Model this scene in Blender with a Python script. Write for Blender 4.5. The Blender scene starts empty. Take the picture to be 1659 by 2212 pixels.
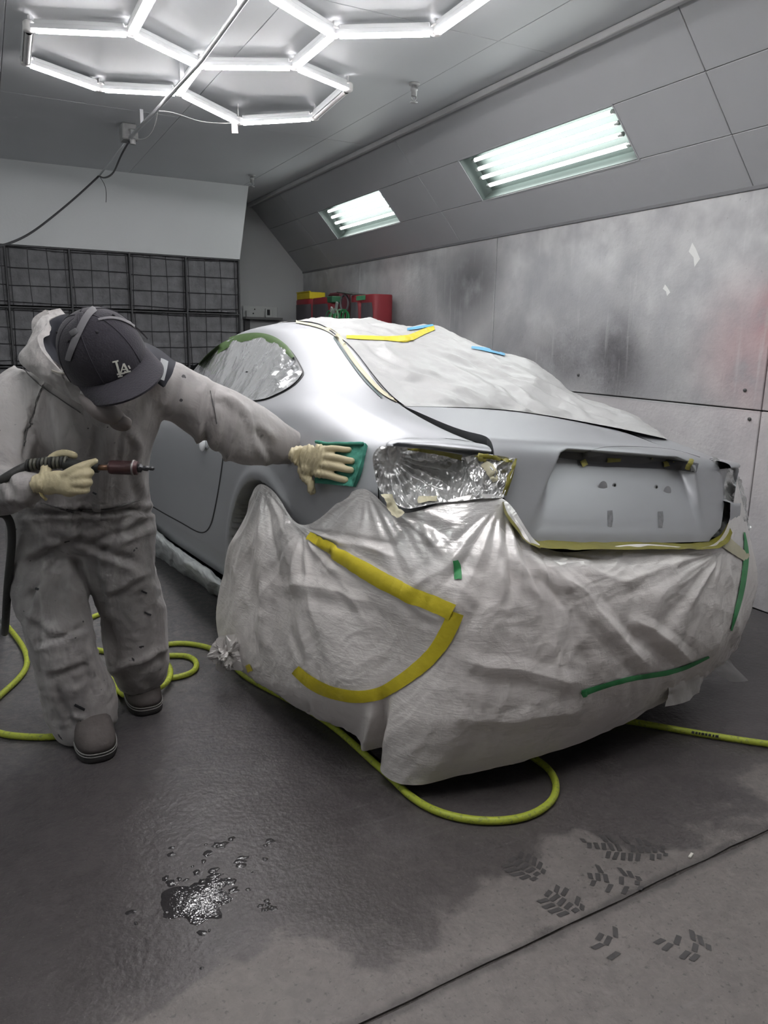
import bpy, math, random
import numpy as np
from mathutils import Vector, Matrix
from mathutils.bvhtree import BVHTree
random.seed(7)
SC = bpy.context.scene
COL = SC.collection

# ------------------------------------------------------------------ camera
PP = np.array([829.5, 1106.0]); VA = np.array([-37.0, 719.0]); VB = np.array([4100.0, 800.0])
FPX = math.sqrt(-np.dot(VA - PP, VB - PP)); CAMH = 1.45
def nrm(a): return a / np.linalg.norm(a)
def camdir(v): return np.array([v[0] - PP[0], -(v[1] - PP[1]), -FPX])
_Y = nrm(camdir(VA)); _X = nrm(camdir(VB)); _Z = np.cross(_X, _Y)
RW = np.array([_X, _Y, _Z]); CAM = np.array([0, 0, CAMH])
cam = bpy.data.cameras.new('camera'); camo = bpy.data.objects.new('camera', cam); COL.objects.link(camo)
m4 = Matrix.Identity(4)
for i in range(3):
    for j in range(3): m4[i][j] = RW[i][j]
    m4[i][3] = CAM[i]
camo.matrix_world = m4
cam.sensor_fit = 'VERTICAL'; cam.sensor_height = 36.0; cam.sensor_width = 27.0; cam.lens = FPX / 2212 * 36.0
cam.clip_start = 0.05; cam.clip_end = 60
SC.camera = camo

# ------------------------------------------------------------------ world, exposure
W = bpy.data.worlds.new('world'); SC.world = W; W.use_nodes = True
W.node_tree.nodes['Background'].inputs[0].default_value = (0.02, 0.02, 0.022, 1)
W.node_tree.nodes['Background'].inputs[1].default_value = 1.0
SC.view_settings.view_transform = 'Standard'; SC.view_settings.look = 'None'
SC.view_settings.gamma = 1.0; SC.view_settings.use_curve_mapping = False
SC.view_settings.exposure = 0.50
SC.cycles.max_bounces = 5; SC.cycles.diffuse_bounces = 3; SC.cycles.glossy_bounces = 3; SC.cycles.transmission_bounces = 2; SC.cycles.transparent_max_bounces = 6
SC.cycles.caustics_reflective = False; SC.cycles.caustics_refractive = False; SC.cycles.use_light_tree = False; SC.cycles.adaptive_threshold = .07; SC.cycles.adaptive_min_samples = 24
TUBE_HEX = 31.0     # emission strength of the hexagon LED tubes
TUBE_BOOTH = 10.5   # emission strength of the booth fluorescent tubes

# ------------------------------------------------------------------ pixel rays (1659 x 2212 frame)
def ray(p): return RW @ camdir(p)
def PX(p, x=None, y=None, z=None):
    d = ray(p)
    i, v = [(i, a) for i, a in enumerate((x, y, z)) if a is not None][0]
    return CAM + (v - CAM[i]) / d[i] * d
def PD(px, py, depth): return CAM + ray((px, py)) * (depth / FPX)
def proj(w):
    c = RW.T @ (np.asarray(w, float) - CAM); return PP + np.array([c[0], -c[1]]) * (FPX / -c[2])

# ------------------------------------------------------------------ numpy noise
def _h(ix, iy, iz, s):
    n = (ix * 374761393 + iy * 668265263 + iz * 2147483647 + s * 1274126177) & 0xffffffff
    n = ((n ^ (n >> 13)) * 1274126177) & 0xffffffff
    n = n ^ (n >> 16)
    return (n & 0xffffff) / float(0xffffff)
def vnoise(p, s=0):
    p = np.asarray(p, float); i = np.floor(p).astype(np.int64); f = p - i; f = f * f * f * (f * (f * 6 - 15) + 10)
    r = 0
    for dx in (0, 1):
        for dy in (0, 1):
            for dz in (0, 1):
                w = (f[..., 0] if dx else 1 - f[..., 0]) * (f[..., 1] if dy else 1 - f[..., 1]) * (f[..., 2] if dz else 1 - f[..., 2])
                r = r + w * _h(i[..., 0] + dx, i[..., 1] + dy, i[..., 2] + dz, s)
    return r * 2 - 1
def fbm(p, s=0, o=3):
    p = np.asarray(p, float); r = 0; a = 1.0
    for k in range(o): r = r + a * vnoise(p * 2 ** k, s + k * 17); a *= .5
    return r
def worley(p, s=0):
    "2D cell distance: returns F1, F2"
    p = np.asarray(p, float); i = np.floor(p).astype(np.int64); f1 = np.full(p.shape[:-1], 9.0); f2 = f1.copy()
    z = np.zeros_like(i[..., 0])
    for dx in (-1, 0, 1):
        for dy in (-1, 0, 1):
            cx = i[..., 0] + dx; cy = i[..., 1] + dy
            qx = cx + _h(cx, cy, z, s); qy = cy + _h(cx, cy, z + 1, s)
            d = np.hypot(p[..., 0] - qx, p[..., 1] - qy)
            f2 = np.minimum(f2, np.maximum(f1, d)); f1 = np.minimum(f1, d)
    return f1, f2
def v3(x, y, z=0): return np.stack([x, y, x * 0 + z], -1)
def crumple(a, b, s=0, sc=(4, 9, 18), amp=(.02, .01, .005), warp=.25, stretch=1.0):
    "sharp creased film: warped cell distances (a, b in metres)"
    h = 0
    for k, (q, m) in enumerate(zip(sc, amp)):
        wx = a + warp / q * fbm(v3(a * q * .7, b * q * .7, k), s + 5, 2); wy = b + warp / q * fbm(v3(a * q * .7, b * q * .7, k + 9), s + 6, 2)
        c, d = math.cos(1.1 * k + .5), math.sin(1.1 * k + .5)
        f1, f2 = worley(np.stack([(wx * c + wy * d) * q, (-wx * d + wy * c) * q * stretch], -1), s + 31 * k)
        h = h + m * (f1 - .45) * 2
    return h
def folds(x, w=.35):
    "rounded triangular fold profile of phase x"
    t = np.abs((x % 1.0) - .5) * 2
    return np.clip((t - .5) / w, -1, 1)
def sstep(a, b, x): t = np.clip((x - a) / (b - a), 0, 1); return t * t * (3 - 2 * t)

# ------------------------------------------------------------------ materials
MATS = {}
def mat(name, col=(.5, .5, .5), rough=.5, metal=0.0, bump=0.0, bscale=20.0, var=0.0, vscale=3.0, coat=0.0, spec=.5, emit=None, es=0.0, alpha=1.0, trans=0.0, detail=2.5, sheen=0.0):
    if name in MATS: return MATS[name]
    m = bpy.data.materials.new(name); m.use_nodes = True; nt = m.node_tree; b = nt.nodes['Principled BSDF']
    b.inputs['Base Color'].default_value = (*col, 1); b.inputs['Roughness'].default_value = rough; b.inputs['Metallic'].default_value = metal
    b.inputs['Specular IOR Level'].default_value = spec; b.inputs['Coat Weight'].default_value = coat; b.inputs['Alpha'].default_value = alpha
    b.inputs['Transmission Weight'].default_value = trans; b.inputs['Sheen Weight'].default_value = sheen
    if emit: b.inputs['Emission Color'].default_value = (*emit, 1); b.inputs['Emission Strength'].default_value = es
    if bump or var:
        tc = nt.nodes.new('ShaderNodeTexCoord')
    if bump:
        n = nt.nodes.new('ShaderNodeTexNoise'); n.inputs['Scale'].default_value = bscale; n.inputs['Detail'].default_value = detail
        nt.links.new(tc.outputs['Object'], n.inputs['Vector'])
        bp = nt.nodes.new('ShaderNodeBump'); bp.inputs['Strength'].default_value = min(1, bump); bp.inputs['Distance'].default_value = .01
        nt.links.new(n.outputs['Fac'], bp.inputs['Height']); nt.links.new(bp.outputs['Normal'], b.inputs['Normal'])
    if var:
        n = nt.nodes.new('ShaderNodeTexNoise'); n.inputs['Scale'].default_value = vscale; n.inputs['Detail'].default_value = 3
        nt.links.new(tc.outputs['Object'], n.inputs['Vector'])
        mx = nt.nodes.new('ShaderNodeMix'); mx.data_type = 'RGBA'
        mx.inputs[6].default_value = (*[max(0, c * (1 - var)) for c in col], 1); mx.inputs[7].default_value = (*[min(1, c * (1 + var)) for c in col], 1)
        nt.links.new(n.outputs['Fac'], mx.inputs[0]); nt.links.new(mx.outputs[2], b.inputs['Base Color'])
    MATS[name] = m
    return m
class NT:
    "tiny node-graph helper"
    def __init__(s, m): s.m = m; s.nt = m.node_tree; s.b = s.nt.nodes.get('Principled BSDF')
    def n(s, t, **k):
        x = s.nt.nodes.new(t)
        for a, v in k.items():
            if isinstance(a, str) and hasattr(x, a): setattr(x, a, v)
        return x
    def l(s, a, b): s.nt.links.new(a, b)
    def _in(s, sock, v):
        if isinstance(v, (int, float)): sock.default_value = v
        elif isinstance(v, tuple): sock.default_value = v if len(v) == len(sock.default_value) else (*v, 1)
        else: s.l(v, sock)
    def math(s, op, a, b=0.0, c=None, clamp=False):
        x = s.nt.nodes.new('ShaderNodeMath'); x.operation = op; x.use_clamp = clamp
        s._in(x.inputs[0], a); s._in(x.inputs[1], b)
        if c is not None: s._in(x.inputs[2], c)
        return x.outputs[0]
    def mix(s, f, a, b):
        x = s.nt.nodes.new('ShaderNodeMix'); x.data_type = 'RGBA'; s._in(x.inputs[0], f); s._in(x.inputs[6], a); s._in(x.inputs[7], b); return x.outputs[2]
    def noise(s, vec, scale, detail=5, dist=0.0, rough=.5):
        x = s.nt.nodes.new('ShaderNodeTexNoise'); x.inputs['Scale'].default_value = scale; x.inputs['Detail'].default_value = detail; x.inputs['Distortion'].default_value = dist; x.inputs['Roughness'].default_value = rough
        s.l(vec, x.inputs['Vector']); return x.outputs['Fac']
    def ramp(s, f, a, b):
        x = s.nt.nodes.new('ShaderNodeMapRange'); x.interpolation_type = 'SMOOTHSTEP'; s._in(x.inputs[0], f); x.inputs[1].default_value = a; x.inputs[2].default_value = b; return x.outputs[0]
    def coord(s, kind='Object'): return s.nt.nodes.new('ShaderNodeTexCoord').outputs[kind]
    def pos(s): return s.nt.nodes.new('ShaderNodeNewGeometry').outputs['Position']
    def sep(s, v): x = s.nt.nodes.new('ShaderNodeSeparateXYZ'); s.l(v, x.inputs[0]); return x.outputs
    def blob(s, vec, c, r, power=1.0):
        "soft ellipsoid mask around world point c with radii r"
        x = s.nt.nodes.new('ShaderNodeMapping'); x.vector_type = 'TEXTURE'
        x.inputs['Location'].default_value = c; x.inputs['Scale'].default_value = r; s.l(vec, x.inputs['Vector'])
        y = s.nt.nodes.new('ShaderNodeVectorMath'); y.operation = 'LENGTH'; s.l(x.outputs[0], y.inputs[0])
        return s.ramp(y.outputs['Value'], 1.0, 0.0)
    def bump(s, h, strength=.5, dist=.01, normal=None):
        x = s.nt.nodes.new('ShaderNodeBump'); x.inputs['Strength'].default_value = strength; x.inputs['Distance'].default_value = dist
        s.l(h, x.inputs['Height'])
        if normal is not None: s.l(normal, x.inputs['Normal'])
        return x.outputs[0]
    def vadd(s, v, f, amt):
        "warp vector by scalar noise"
        x = s.nt.nodes.new('ShaderNodeVectorMath'); x.operation = 'SCALE'; s.l(f, x.inputs[0]); x.inputs['Scale'].default_value = amt
        y = s.nt.nodes.new('ShaderNodeVectorMath'); y.operation = 'ADD'; s.l(v, y.inputs[0]); s.l(x.outputs[0], y.inputs[1]); return y.outputs[0]

# ------------------------------------------------------------------ objects
def tag(o, label=None, cat=None, group=None, kind=None):
    if label: o['label'] = label
    if cat: o['category'] = cat
    if group: o['group'] = group
    if kind: o['kind'] = kind
    return o
ORG = {}
def empty(name, loc, label=None, cat=None, group=None, kind=None):
    o = bpy.data.objects.new(name, None); COL.objects.link(o); o.location = Vector(loc); o.empty_display_size = .1
    ORG[o] = np.array(loc, float); return tag(o, label, cat, group, kind)
def add(name, V, Fc, m, parent=None, smooth=True, label=None, cat=None, group=None, kind=None, sharp=None):
    V = np.asarray(V, float)
    if parent is not None: org = ORG[parent]
    else: org = np.array([V[:, 0].mean(), V[:, 1].mean(), V[:, 2].min()])
    me = bpy.data.meshes.new(name); me.from_pydata((V - org).tolist(), [], [tuple(int(i) for i in f) for f in Fc] if not isinstance(Fc, np.ndarray) else Fc.tolist()); me.update()
    if m is not None:
        for q in (m if isinstance(m, (list, tuple)) else [m]): me.materials.append(q)
    me.polygons.foreach_set('use_smooth', np.full(len(me.polygons), bool(smooth)))
    if sharp: me.set_sharp_from_angle(angle=math.radians(sharp))
    o = bpy.data.objects.new(name, me); COL.objects.link(o); ORG[o] = org
    if parent is not None: o.parent = parent
    else: o.location = Vector(org)
    return tag(o, label, cat, group, kind)
class MB:
    def __init__(s): s.V = []; s.F = []
    def put(s, V, F):
        k = len(s.V); s.V += [tuple(map(float, v)) for v in V]; s.F += [tuple(int(i) + k for i in f) for f in F]; return s
    def box(s, c, h, A=None, bev=0.0):
        "box at c, half sizes h, axes A rows"
        c = np.array(c, float); A = np.eye(3) if A is None else np.array(A, float)
        if not bev:
            V = [c + A.T @ (np.array([x, y, z]) * h) for x in (-1, 1) for y in (-1, 1) for z in (-1, 1)]
            return s.put(V, [(0, 1, 3, 2), (4, 6, 7, 5), (0, 4, 5, 1), (2, 3, 7, 6), (0, 2, 6, 4), (1, 5, 7, 3)])
        h = np.array(h, float); b = min(bev, h.min() * .98); V = []; idx = {}
        for sx in (-1, 1):
            for sy in (-1, 1):
                for sz in (-1, 1):
                    S = np.array([sx, sy, sz])
                    for a in range(3):
                        q = h - b; q = q.copy(); q[a] = h[a]; idx[(sx, sy, sz, a)] = len(V); V.append(c + A.T @ (S * q))
        F = []
        for a in range(3):
            b1, b2 = [(1, 2), (2, 0), (0, 1)][a]
            for sg in (-1, 1):
                r = []
                for p, q in ((-1, -1), (1, -1), (1, 1), (-1, 1)):
                    k = [0, 0, 0]; k[a] = sg; k[b1] = p; k[b2] = q; r.append(idx[(*k, a)])
                F.append(r if sg > 0 else r[::-1])
        for a in range(3):
            b1, b2 = [(1, 2), (2, 0), (0, 1)][a]
            for p in (-1, 1):
                for q in (-1, 1):
                    k0 = [0, 0, 0]; k0[b1] = p; k0[b2] = q; k0[a] = -1; k1 = list(k0); k1[a] = 1
                    r = [idx[(*k0, b1)], idx[(*k1, b1)], idx[(*k1, b2)], idx[(*k0, b2)]]
                    F.append(r if p * q < 0 else r[::-1])
        for sx in (-1, 1):
            for sy in (-1, 1):
                for sz in (-1, 1):
                    r = [idx[(sx, sy, sz, a)] for a in range(3)]; F.append(r if sx * sy * sz > 0 else r[::-1])
        return s.put(V, F)
    def tube(s, pts, r, n=10, cap=True, prof=None):
        "tube along a polyline; r scalar or list; prof(k)->(angle scale) optional"
        pts = [np.array(p, float) for p in pts]; R = [r] * len(pts) if np.isscalar(r) else list(r)
        T = []
        for i in range(len(pts)):
            a = pts[max(0, i - 1)]; b = pts[min(len(pts) - 1, i + 1)]; T.append(nrm(b - a))
        u = np.cross(T[0], [0, 0, 1.0]); u = np.cross(T[0], [1.0, 0, 0]) if np.linalg.norm(u) < 1e-3 else u; u = nrm(u); V = []
        for p, t, q in zip(pts, T, R):
            u = nrm(u - t * np.dot(u, t)); w = np.cross(t, u); rr = (q, q) if np.isscalar(q) else q
            V += [p + u * rr[0] * math.cos(2 * math.pi * k / n) + w * rr[1] * math.sin(2 * math.pi * k / n) for k in range(n)]
        F = [(i * n + k, i * n + (k + 1) % n, (i + 1) * n + (k + 1) % n, (i + 1) * n + k) for i in range(len(pts) - 1) for k in range(n)]
        if cap: F += [tuple(range(n))[::-1], tuple((len(pts) - 1) * n + k for k in range(n))]
        return s.put(V, F)
    def lathe(s, prof, c, axis=(0, 0, 1), n=20, cap=True):
        "profile [(r, h)] turned around axis at c"
        c = np.array(c, float); a = nrm(np.array(axis, float)); u = np.cross(a, [0, 0, 1.0]); u = np.array([1.0, 0, 0]) if np.linalg.norm(u) < 1e-3 else u; u = nrm(u); w = np.cross(a, u)
        V = [c + a * h + (u * math.cos(2 * math.pi * k / n) + w * math.sin(2 * math.pi * k / n)) * r for r, h in prof for k in range(n)]
        F = [(i * n + k, i * n + (k + 1) % n, (i + 1) * n + (k + 1) % n, (i + 1) * n + k) for i in range(len(prof) - 1) for k in range(n)]
        if cap: F += [tuple(range(n))[::-1], tuple((len(prof) - 1) * n + k for k in range(n))]
        return s.put(V, F)
    def ball(s, c, r, n=12, m=8, A=None):
        c = np.array(c, float); r = np.array([r] * 3 if np.isscalar(r) else r, float); A = np.eye(3) if A is None else np.array(A, float); V = []
        for i in range(m + 1):
            t = math.pi * i / m
            V += [c + A.T @ (r * np.array([math.sin(t) * math.cos(2 * math.pi * k / n), math.sin(t) * math.sin(2 * math.pi * k / n), math.cos(t)])) for k in range(n)]
        return s.put(V, [((i + 1) * n + k, (i + 1) * n + (k + 1) % n, i * n + (k + 1) % n, i * n + k) for i in range(m) for k in range(n)])
    def grid(s, G):
        "G (a,b,3)"
        a, b = G.shape[:2]; return s.put(G.reshape(-1, 3), gridF(a, b))
    def build(s, name, m, parent=None, **k): return add(name, np.array(s.V), s.F, m, parent, **k)
def gridF(a, b, flip=False):
    i, j = np.meshgrid(np.arange(a - 1), np.arange(b - 1), indexing='ij'); k = (i * b + j).ravel()
    q = np.stack([k, k + b, k + b + 1, k + 1], 1); return q[:, ::-1] if flip else q
def spline(P, n, t=None):
    "natural cubic through P (k,d) -> n samples (chord-length knots)"
    P = np.asarray(P, float); k = len(P)
    if t is None:
        d = np.linalg.norm(np.diff(P[:, :], axis=0), axis=1) ** .7 + 1e-9; t = np.concatenate([[0], np.cumsum(d)])
    x = np.linspace(t[0], t[-1], n) if np.isscalar(n) else n
    h = np.diff(t); A = np.zeros((k, k)); B = np.zeros((k,) + P.shape[1:]); A[0, 0] = A[-1, -1] = 1
    for i in range(1, k - 1):
        A[i, i - 1] = h[i - 1]; A[i, i] = 2 * (h[i - 1] + h[i]); A[i, i + 1] = h[i]; B[i] = 6 * ((P[i + 1] - P[i]) / h[i] - (P[i] - P[i - 1]) / h[i - 1])
    Mm = np.linalg.solve(A, B); j = np.clip(np.searchsorted(t, x, side='right') - 1, 0, k - 2)
    a = (t[j + 1] - x)[:, None]; b = (x - t[j])[:, None]; hh = h[j][:, None]
    return (Mm[j] * a ** 3 + Mm[j + 1] * b ** 3) / (6 * hh) + (P[j] / hh - Mm[j] * hh / 6) * a + (P[j + 1] / hh - Mm[j + 1] * hh / 6) * b
def patch(G, na, nb):
    "control grid (a,b,3) -> smooth (na,nb,3); shared knots keep the surface regular"
    G = np.asarray(G, float); a, b = G.shape[:2]
    def knots(H):
        d = np.mean(np.linalg.norm(np.diff(H, axis=0), axis=2), axis=1) ** .8 + 1e-6; return np.concatenate([[0], np.cumsum(d)])
    ta = knots(G); tb = knots(G.transpose(1, 0, 2))
    xa = np.linspace(0, ta[-1], na); H = spline(G.reshape(a, -1), xa, ta).reshape(na, b, 3)
    xb = np.linspace(0, tb[-1], nb); H = spline(H.transpose(1, 0, 2).reshape(b, -1), xb, tb).reshape(nb, na, 3)
    return H.transpose(1, 0, 2)
def gnormals(G):
    a = np.gradient(G, axis=0); b = np.gradient(G, axis=1); n = np.cross(a, b); return n / (np.linalg.norm(n, axis=2, keepdims=True) + 1e-12)
def face_cam(N, G):
    s = np.sign(np.sum(N * (CAM - G), axis=2).mean()); return N * s
def polyline(pts, n, closed=False):
    P = np.array(pts, float)
    if closed: P = np.vstack([P, P[:1]])
    d = np.concatenate([[0], np.cumsum(np.linalg.norm(np.diff(P, axis=0), axis=1))]); x = np.linspace(0, d[-1], n, endpoint=not closed)
    return np.stack([np.interp(x, d, P[:, i]) for i in range(P.shape[1])], 1)
# ================================================================== THE ROOM
WX, WZ, SX, CZ, EY = 3.78, 2.289, 3.07, 3.07, 9.73      # right wall x, its top, slope top x, ceiling z, end wall y
LX, BY = -2.9, -3.2                                     # left wall x, wall behind the camera y
LSX = LX + (WX - SX)

# ---- floor
def floor_mat():
    m = mat('floor_concrete', (.1, .1, .1), .5); g = NT(m); p = g.pos(); x, y, z = g.sep(p)
    n1 = g.noise(p, 1.7, 5, .4); n2 = g.noise(p, 9, 5, .3, .62); n3 = g.noise(p, 60, 2); n4 = g.noise(p, .8, 2)
    # wet front edge: an irregular tide line around y = 1.55
    e = g.math('ADD', y, g.math('MULTIPLY', g.math('SUBTRACT', n1, .5), 1.0)); e = g.math('ADD', e, g.math('MULTIPLY', g.math('SUBTRACT', n2, .5), .28))
    wet = g.math('MULTIPLY', g.ramp(e, 1.44, 1.56), g.ramp(e, 3.6, 2.2))
    wet = g.math('MULTIPLY', wet, g.ramp(g.math('ADD', n4, g.math('MULTIPLY', n2, .3)), .38, .62))
    wet = g.math('MAXIMUM', wet, g.math('MULTIPLY', g.ramp(e, 1.42, 1.5), g.math('MULTIPLY', g.ramp(e, 2.3, 1.7), .85)))
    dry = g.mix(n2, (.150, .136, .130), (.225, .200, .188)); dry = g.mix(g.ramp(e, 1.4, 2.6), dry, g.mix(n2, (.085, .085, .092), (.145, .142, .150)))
    wetc = g.mix(n2, (.046, .041, .043), (.080, .069, .070))
    c = g.mix(g.math('MULTIPLY', wet, .88), dry, wetc); mt_ = g.ramp(g.noise(p, 26, 4, .8, .65), .35, .68); c = g.mix(g.math('MULTIPLY', mt_, .42), c, g.mix(wet, (.26, .235, .22), (.11, .098, .098)))
    pit = g.ramp(g.noise(p, 75, 4), .60, .70); c = g.mix(g.math('MULTIPLY', pit, .45), c, (.045, .042, .042))
    sp = g.ramp(g.noise(p, 130, 2), .66, .74); c = g.mix(g.math('MULTIPLY', sp, .35), c, (.30, .27, .24))
    scr = g.nt.nodes.new('ShaderNodeTexNoise'); scr.inputs['Scale'].default_value = 3.0
    mp = g.nt.nodes.new('ShaderNodeMapping'); mp.inputs['Rotation'].default_value = (0, 0, .6); mp.inputs['Scale'].default_value = (.6, 14, 1); g.l(p, mp.inputs[0]); g.l(mp.outputs[0], scr.inputs['Vector']); scr.inputs['Detail'].default_value = 4
    c = g.mix(g.math('MULTIPLY', g.math('MULTIPLY', g.ramp(scr.outputs[0], .56, .78), g.ramp(n1, .45, .7)), .30), c, (.26, .25, .25))
    # crumbled edge along the joint
    jd = g.math('ABSOLUTE', g.math('SUBTRACT', y, g.math('ADD', g.math('MULTIPLY', x, .0466), 1.203)))
    c = g.mix(g.math('MULTIPLY', g.ramp(g.math('ADD', jd, g.math('MULTIPLY', n2, .05)), .055, .03), .6), c, (.055, .05, .05))
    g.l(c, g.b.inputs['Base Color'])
    r = g.math('SUBTRACT', .58, g.math('MULTIPLY', wet, .20)); r = g.math('ADD', r, g.math('MULTIPLY', g.math('SUBTRACT', n2, .5), .25)); g.l(r, g.b.inputs['Roughness'])
    b1 = g.bump(g.math('ADD', n3, g.math('MULTIPLY', n2, 2.0)), .40, .005); g.l(b1, g.b.inputs['Normal'])
    return m
FM = floor_mat()
dark = mat('joint_dark', (.03, .028, .028), .9)
fl = MB().box(((LX + WX) / 2, (BY + EY) / 2, -.06), ((WX - LX) / 2 + .12, (EY - BY) / 2 + .12, .045)).build('floor', dark, smooth=False, kind='structure', label='dark stained concrete booth floor with wet patches')
def jy(x): return .0466 * x + 1.203
for a in (0, 1):
    xs = np.linspace(LX, WX, 60); e = np.array([.0022 + .006 * abs(vnoise(np.array([[x * 6, a * 9., 0]]), 3)[0]) for x in xs]); V = []; sg = -1 if a else 1
    far = BY if a else EY
    for x, q in zip(xs, e): V += [(x, jy(x) + sg * q, -.012), (x, jy(x) + sg * q, 0), (x, far, 0), (x, far, -.012)]
    F = []
    for i in range(59):
        for k in range(3):
            f = (i * 4 + k, i * 4 + k + 1, (i + 1) * 4 + k + 1, (i + 1) * 4 + k); F.append(f if a == 0 else f[::-1])
    add('floor_slab', V, [f[::-1] for f in F], FM, fl, smooth=False)

xs = np.linspace(LX, WX, 120); V = []; rj = np.random.RandomState(5)
for x in xs: V += [(x, jy(x) - .02, -.0045 - .003 * rj.rand()), (x, jy(x), -.003 - .004 * rj.rand()), (x, jy(x) + .02, -.0045 - .003 * rj.rand())]
add('joint_filler', V, [(i * 3 + k, (i + 1) * 3 + k, (i + 1) * 3 + k + 1, i * 3 + k + 1) for i in range(119) for k in range(2)], mat('joint_grit', (.085, .075, .070), .9, var=.5, vscale=60, bump=.6, bscale=120), fl)
# puddle of water on the slab
def water_mat():
    m = mat('water_film', (.04, .037, .039), .05, spec=.6); g = NT(m); p = g.pos()
    b = g.bump(g.noise(p, 50, 2, .6), .22, .004); v = g.nt.nodes.new('ShaderNodeTexVoronoi'); v.inputs['Scale'].default_value = 140; g.l(p, v.inputs[0])
    b2 = g.bump(v.outputs['Distance'], .10, .003, b); g.l(b2, g.b.inputs['Normal']); return m
WM = water_mat()
def splat(c, r, s, n=40, h=.0015):
    t = np.linspace(0, 2 * math.pi, n, endpoint=False); q = 1 + .45 * fbm(v3(np.cos(t) * 1.6, np.sin(t) * 1.6, s * 3.7), s, 3)
    V = [(c[0], c[1], h + .0008)] + [(c[0] + r[0] * .8 * a * math.cos(u), c[1] + r[1] * .8 * a * math.sin(u), h) for u, a in zip(t, q)] + [(c[0] + r[0] * a * math.cos(u), c[1] + r[1] * a * math.sin(u), .0002) for u, a in zip(t, q)]
    F = [(0, 1 + k, 1 + (k + 1) % n) for k in range(n)] + [(1 + k, 1 + n + k, 1 + n + (k + 1) % n, 1 + (k + 1) % n) for k in range(n)]
    return V, F
pc = PX((435, 1945), z=0); V, F = splat(pc, (.085, .075), 3, 60); add('water_puddle', V, F, WM, None, label='wet glistening water puddle on the floor in the foreground', cat='puddle', kind='stuff')
rnd = random.Random(4); mb = MB()
for k in range(46):
    q = PX((435 + rnd.gauss(0, 75), 1900 + rnd.gauss(0, 55)), z=0); r = rnd.uniform(.004, .014); mb.put(*splat(q, (r * rnd.uniform(.7, 1.5), r), k, 10, .001))
q = PX((478, 1825), z=0); mb.put(*splat(q, (.02, .02), 77, 20)); q = PX((575, 1955), z=0)
for k in range(9): mb.put(*splat(q + np.array([rnd.gauss(0, .012), rnd.gauss(0, .02), 0]), (.008, .007), k + 100, 10))
mb.build('water_splash', WM, None, label='scattered water drops splashed around the floor puddle', cat='puddle', kind='stuff')
# wet shoe prints, pressed tread blocks
SPM = mat('wet_print', (.078, .073, .073), .40)
def print_mark(px, ang, ln, seed, cover=1.0):
    c = PX(px, z=0); r = random.Random(seed); mb = MB(); ca, sa = math.cos(ang), math.sin(ang)
    for i in range(int(ln / .021)):
        t = -ln / 2 + (i + .5) * .021; wd = .042 * math.sqrt(max(.15, 1 - (2 * t / ln) ** 2))
        for j in (-1, 0, 1):
            if r.random() > cover: continue
            a = j * wd * .95; l_ = t + (.006 if j == 0 else 0); h = (wd * .40, .0068); tw = .35 * j + r.uniform(-.15, .15)
            V = []
            for sx, sy in ((-1, -1), (1, -1), (1, 1), (-1, 1), (-1.05, .1), (1.05, -.1)):
                qx, qy = sx * h[0], sy * h[1] + sx * h[0] * tw; V.append((c[0] + (a + qx) * ca - (l_ + qy) * sa, c[1] + (a + qx) * sa + (l_ + qy) * ca, .0012))
            mb.put([V[k] for k in (0, 1, 5, 2, 3, 4)], [(0, 1, 2, 3, 4, 5)])
    mb.build('shoe_print', SPM, fl, smooth=False)
for px, an, ln, sd, cv in [((1132, 1872), .3, .12, 1, .95), ((1212, 1948), .3, .12, 2, .95), ((1345, 1832), 1.0, .26, 3, .8), ((1325, 1900), .9, .16, 4, .8), ((1330, 2040), .5, .12, 5, .6), ((1472, 2035), .5, .14, 6, .6)]: print_mark(px, an, ln, sd, cv)
q = PX((1492, 1850), z=0); MB().box(q + [0, 0, .003], (.012, .004, .003), [[math.cos(.4), math.sin(.4), 0], [-math.sin(.4), math.cos(.4), 0], [0, 0, 1]], .001).build('paper_scrap', mat('scrap_white', (.75, .72, .66), .8), label='tiny cream scrap of masking paper on the floor by the joint', cat='scrap')

# ---- ceiling
CM = mat('ceiling_paint', (.60, .615, .635), .48, var=.06, vscale=1.1)
ce = MB().box(((LX + WX) / 2, (BY + EY) / 2, CZ + .05), ((SX - LSX) / 2 + .1, (EY - BY) / 2, .03)).build('ceiling', dark, smooth=False, kind='structure', label='grey painted flat booth ceiling of large panels')
def panel(c, h, A, name, m, parent, bev=.003): MB().box(c, h, A, bev).build(name, m, parent, smooth=False)
ys = [BY, -1.0, 1.44, 3.88, 6.32, 8.76, EY]; xs = [LSX, -.98, .24, 1.46, 2.66, SX]
for i in range(len(xs) - 1):
    for j in range(len(ys) - 1):
        g = .0015; panel(((xs[i] + xs[i + 1]) / 2, (ys[j] + ys[j + 1]) / 2, CZ + .009 + .001 * ((i + j) % 2)), ((xs[i + 1] - xs[i]) / 2 - g, (ys[j + 1] - ys[j]) / 2 - g, .009), None, 'ceiling_panel', CM, ce, .0015)

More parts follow.
